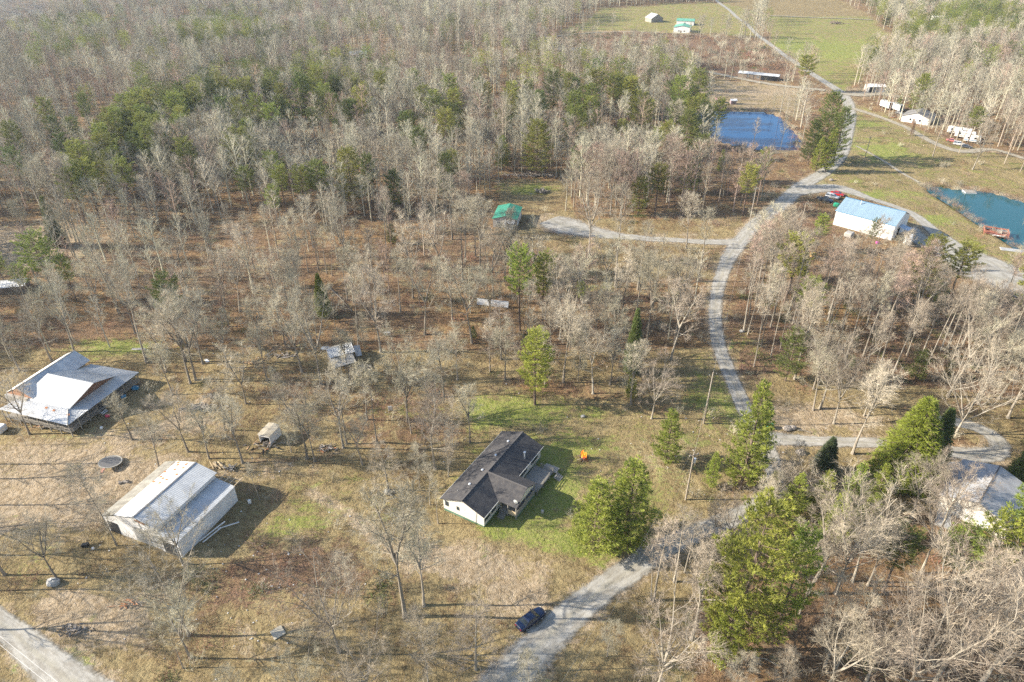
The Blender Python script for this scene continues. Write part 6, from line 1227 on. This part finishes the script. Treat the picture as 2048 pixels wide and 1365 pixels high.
heap('junk_heap', 'junk and boards spilled in front of the small white shed', 'junk heap', 528, 893, 3.2, 1.6, 34, 1.3, 4, M_logg, extra=[M_rustp, M_wwall, M_orange, M_black]); heap('junk_heap', 'small scrap heap with red and white pieces right of the white shed', 'junk heap', 655, 897, 1.8, 1.0, 26, 1.2, 5, M_logg, extra=[M_rustp, M_wwall, M_orange])
heap('lumber_pile', 'pale lumber strips stacked loosely behind the metal barn', 'lumber pile', 434, 932, 1.4, .9, 14, 2.8, 6, M_woodn, .07, 'plank'); heap('lumber_pile', 'grey boards lying right of the pale lumber strips', 'lumber pile', 462, 938, 1.5, .8, 12, 2.2, 7, M_wood, .08, 'plank')
heap('log_heap', 'dark bark chunks heap on the slope by the bottom left road', 'log heap', 150, 1262, 2.2, 1.0, 40, .7, 8, M_logg, .08); heap('junk_heap', 'brown twig and bark litter heap below the barn', 'junk heap', 262, 1212, 2.6, .8, 30, 1.3, 9, M_rustp, .06, extra=[M_logg]); heap('brush_heap', 'dark brush heap on the grass strip beyond the green roofed garage', 'brush heap', 1082, 386, 3.4, 2.0, 60, 2.4, 10, M_logg, .12, 'branch', z=1.3)
heap('brush_heap', 'charred brush heap in the far green field', 'brush heap', 1672, 48, 7, 3.5, 36, 4, 11, M_bwall, .3, 'branch', z=2.0); heap('log_heap', 'two dark stumps left of the trampoline', 'log heap', 245, 966, .8, .6, 6, .8, 12, M_logg, .2); heap('log_heap', 'stacked driftwood beside the lone tree stump in the middle yard', 'log heap', 779, 988, .9, .6, 12, 1.0, 13, M_logg)
heap('brush_heap', 'long dark brush windrow at the wood edge behind the grass strip', 'brush heap', 1060, 353, 14, 1.6, 90, 4, 14, M_logg, .12, 'branch', z=1.0); heap('junk_heap', 'junk around the tailgates of the two box trucks', 'junk heap', 1788, 236, 3.0, 1.4, 26, 1.4, 15, M_rustp, extra=[M_wwall, M_galv, M_black]); heap('junk_heap', 'clutter under the pale blue awning of the white building', 'junk heap', 1800, 470, 2.2, 2.0, 20, 1.2, 16, M_logg, extra=[M_black, M_wwall])
heap('log_heap', 'fallen grey timber among trees left of the collapsed shed', 'log heap', 560, 712, 3.6, 1.2, 18, 2.2, 17, M_logg); heap('junk_heap', 'rubbish heap at the left foot of the white roofed house porch', 'junk heap', 92, 852, 2.6, 1.2, 26, 1.4, 18, M_woodn, extra=[M_rustp, M_logg]); heap('log_heap', 'broken timber at the collapsed shed', 'log heap', 722, 738, 3.0, 1.6, 34, 2.4, 19, M_logg)
# white downspouts by the barn
c = at(430, 1062); t = thing('downspout_pile', 'long white gutter pieces lying against the right wall of the barn', 'gutter pieces', (c.x, c.y, c.z), R(0))
for (x0, y0, x1, y1, z0, z1) in ((-1.6, -2.4, 1.6, 1.0, .2, 1.2), (-1.0, -2.6, 1.2, .1, .15, .7), (.6, .0, 3.6, 1.6, .5, .35)): MB().tube([(x0, y0, z0), (x1, y1, z1)], .11, 5).build('gutter', M_whiteroof, t)
slab_thing('sheet_metal', 'short white metal piece at the left front corner of the barn', 'metal sheet', 247, 1056, 1.9, .6, .4, -35, M_whiteroof)
# fallen trunks
def fallen(label, x0, y0, x1, y1, r=.14, m=M_logg):
    a, b = at(x0, y0), at(x1, y1); o = MB().tube([(a.x, a.y, a.z+r), ((a.x+b.x)/2, (a.y+b.y)/2+.3, (a.z+b.z)/2+r+.2), (b.x, b.y, b.z+r)], [r, r*.8, r*.4], 6).build('fallen_trunk', m); tag(o, label, 'fallen tree', 'fallen trunks on the wood floor')
for q in (('pale fallen trunk lying level below the left mid wood', 563, 586, 602, 585, .12, M_white), ('fallen trunk slanting above the collapsed shed', 655, 573, 705, 625, .14), ('pale leaning dead trunk in the upper mid wood', 690, 490, 735, 508, .13, M_white), ('bent fallen limb in the left yard', 470, 655, 500, 645, .12), ('fallen trunk behind the wide crowned yard tree', 838, 762, 870, 750, .16), ('long fallen trunk right of the tarp in the mid wood', 1100, 575, 1160, 560, .2), ('pale sprawling branch on the brown slope below the dark sedan pine', 1505, 1315, 1560, 1335, .1, M_white), ('fallen limb near the right edge of the lawn', 1250, 700, 1290, 705, .12), ('curved pale log by the green utility box', 1595, 862, 1622, 868, .12, M_white)): fallen(*q)
# burning brush pile
c = at(1166, 916); t = thing('bonfire', 'burning brush pile with orange flames on the lawn right of the dark roofed house', 'bonfire', (c.x, c.y, c.z), 0)
M_fl = mat('flame', (.3, .05, .01), .8, emit=((1.0, .13, .01), 1.0)); M_fl2 = mat('flame core', (.3, .1, .02), .8, emit=((1.0, .30, .03), 1.3)); r = random.Random(3)
for i in range(34): a_ = r.uniform(0, 6.28); d = r.uniform(.3, 1.5); MB().tube([(math.cos(a_)*d, math.sin(a_)*d, .05), (math.cos(a_+1)*d*.4, math.sin(a_+1)*d*.4, r.uniform(.2, .8))], .05, 4).build('branch', M_black if r.random() < .6 else M_logg, t)
for i in range(11):
    x, y = r.gauss(0, .22), r.gauss(0, .2); h = r.uniform(.8, 2.5)*max(.3, 1-abs(x)); k = r.uniform(.08, .17); b_ = MB().tube([(x, y, .15), (x+r.uniform(-.1, .1), y, .15+h*.4), (x+r.uniform(-.2, .2), y, .15+h*.75), (x+r.uniform(-.3, .3), y, .15+h)], [k, k*1.15, k*.6, .01], 6); b_.build('flame', M_fl2 if i % 2 else M_fl, t)
# docks and boats at the teal pond
c = at(1938, 384); t = thing('dock', 'small square pale floating dock near the far bank of the teal pond', 'dock', (c.x, c.y, c.z-.2), R(-8))
for i in range(8): MB().box(-1.9+i*.5, -1.44+i*.5, -1.6, 1.6, .35, .43).build('plank', M_wood, t)
MB().box(-1.9, 2.05, -1.6, 1.6, .0, .34).build('float', M_wtrim, t)
c = at(1990, 468); t = thing('dock', 'red railed wooden dock with a hut shaped deck on the teal pond', 'dock', (c.x, c.y, c.z-.3), R(-28)); M_redw = mat('red stained wood', (.40, .15, .10), .8, var=.1, nscale=2, ncol=(.30, .12, .09))
for i in range(12): MB().box(-3.4+i*.58, -2.86+i*.58, -2.0, 2.2, .7, .78).build('plank', M_redw, t)
for (x0, x1, y0, y1) in ((-3.4, 3.4, 2.1, 2.2), (-3.4, -3.3, -2, 2.1), (3.4, 3.5, -2, 2.2), (-3.4, -.8, -2.1, -2.0)): MB().box(x0, x1, y0, y1, 1.2, 1.7).build('rail', M_redw, t)
for (x, y) in ((-3.3, -1.9), (-3.3, 2.1), (3.4, -1.9), (3.4, 2.1), (0, 2.1), (0, -1.9)): post(t, x, y, -1.2, 1.8, M_redw, .09)
MB().box(.2, 1.6, -.6, .8, .78, 1.6).build('bench', M_wood, t)
def boat(label, px, py, L, rz, m):
    c = at(px, py); t = thing('boat', label, 'boat', (c.x, c.y, c.z), R(rz)); v = []; f = []; N_ = 9
    for i in range(N_):
        u = i/(N_-1)*2-1; wv = .62*(1-abs(u)**2.4)+.03; v += [(u*L/2, -wv, .45), (u*L/2, 0, .05+.15*u*u), (u*L/2, wv, .45)]
    for i in range(N_-1): a = i*3; f += [(a, a+1, a+4, a+3), (a+1, a+2, a+5, a+4)]
    me = bpy.data.meshes.new('hull'); me.from_pydata(v, [], f); me.materials.append(m); me.update(); obj('hull', me, t)
    for x in (-.25, .22): MB().box(L*x-.12, L*x+.12, -.5, .5, .36, .4).build('seat', M_galvo, t)
boat('small white rowing boat drawn up beside the red dock', 1996, 474, 3.6, -18, M_wwall); boat('second white boat lying left of it against the red dock', 1989, 471, 3.0, -12, M_whiteroof)
o = slab_thing('boat_pad', 'pale stone slab on the near bank at the right edge of the teal pond', 'slab', 2028, 502, 7.5, 2.2, .25, -20, M_conc)
# litter: small pale scraps
b = MB(); r = random.Random(9)
for i in range(420):
    px, py = r.choice(((r.gauss(300, 160), r.gauss(1130, 120)), (r.gauss(480, 200), r.gauss(870, 90)), (r.gauss(420, 250), r.gauss(700, 50)), (r.gauss(560, 120), r.gauss(1180, 80)), (r.gauss(1500, 200), r.gauss(880, 60)), (r.gauss(900, 500), r.gauss(800, 150))))
    c = at(px, py); s = r.uniform(.05, .22)*r.uniform(.5, 1); a_ = r.uniform(0, 3.1); ux, uy = math.cos(a_)*s, math.sin(a_)*s; h = r.uniform(.03, .15)
    b.hull8([(c.x-ux, c.y-uy, c.z), (c.x+uy, c.y-ux, c.z), (c.x+ux, c.y+uy, c.z), (c.x-uy, c.y+ux, c.z)], [(c.x-ux, c.y-uy, c.z+h), (c.x+uy*.9, c.y-ux*.9, c.z+h*.6), (c.x+ux*.8, c.y+uy*.8, c.z+h), (c.x-uy, c.y+ux, c.z+h*.8)])
o = b.build('litter', mat('pale scraps', (.55, .53, .50), .8)); tag(o, 'small pale scraps and stones strewn over the yards', kind='stuff')

# ------------------------------------------------------------------ air: faint haze over the whole valley
hz = MB().box(-3100, 3100, -130, 4300, -90, 165).build('haze', None); tag(hz, 'thin pale haze over the valley', kind='stuff')
hm = bpy.data.materials.new('haze'); hm.use_nodes = True; hn = hm.node_tree; hn.nodes.clear()
pv = hn.nodes.new('ShaderNodeVolumePrincipled'); pv.inputs['Color'].default_value = (.72, .85, 1.0, 1); pv.inputs['Density'].default_value = 0.00011; pv.inputs['Anisotropy'].default_value = 0.3
ho = hn.nodes.new('ShaderNodeOutputMaterial'); hn.links.new(pv.outputs[0], ho.inputs['Volume']); hz.data.materials.append(hm)
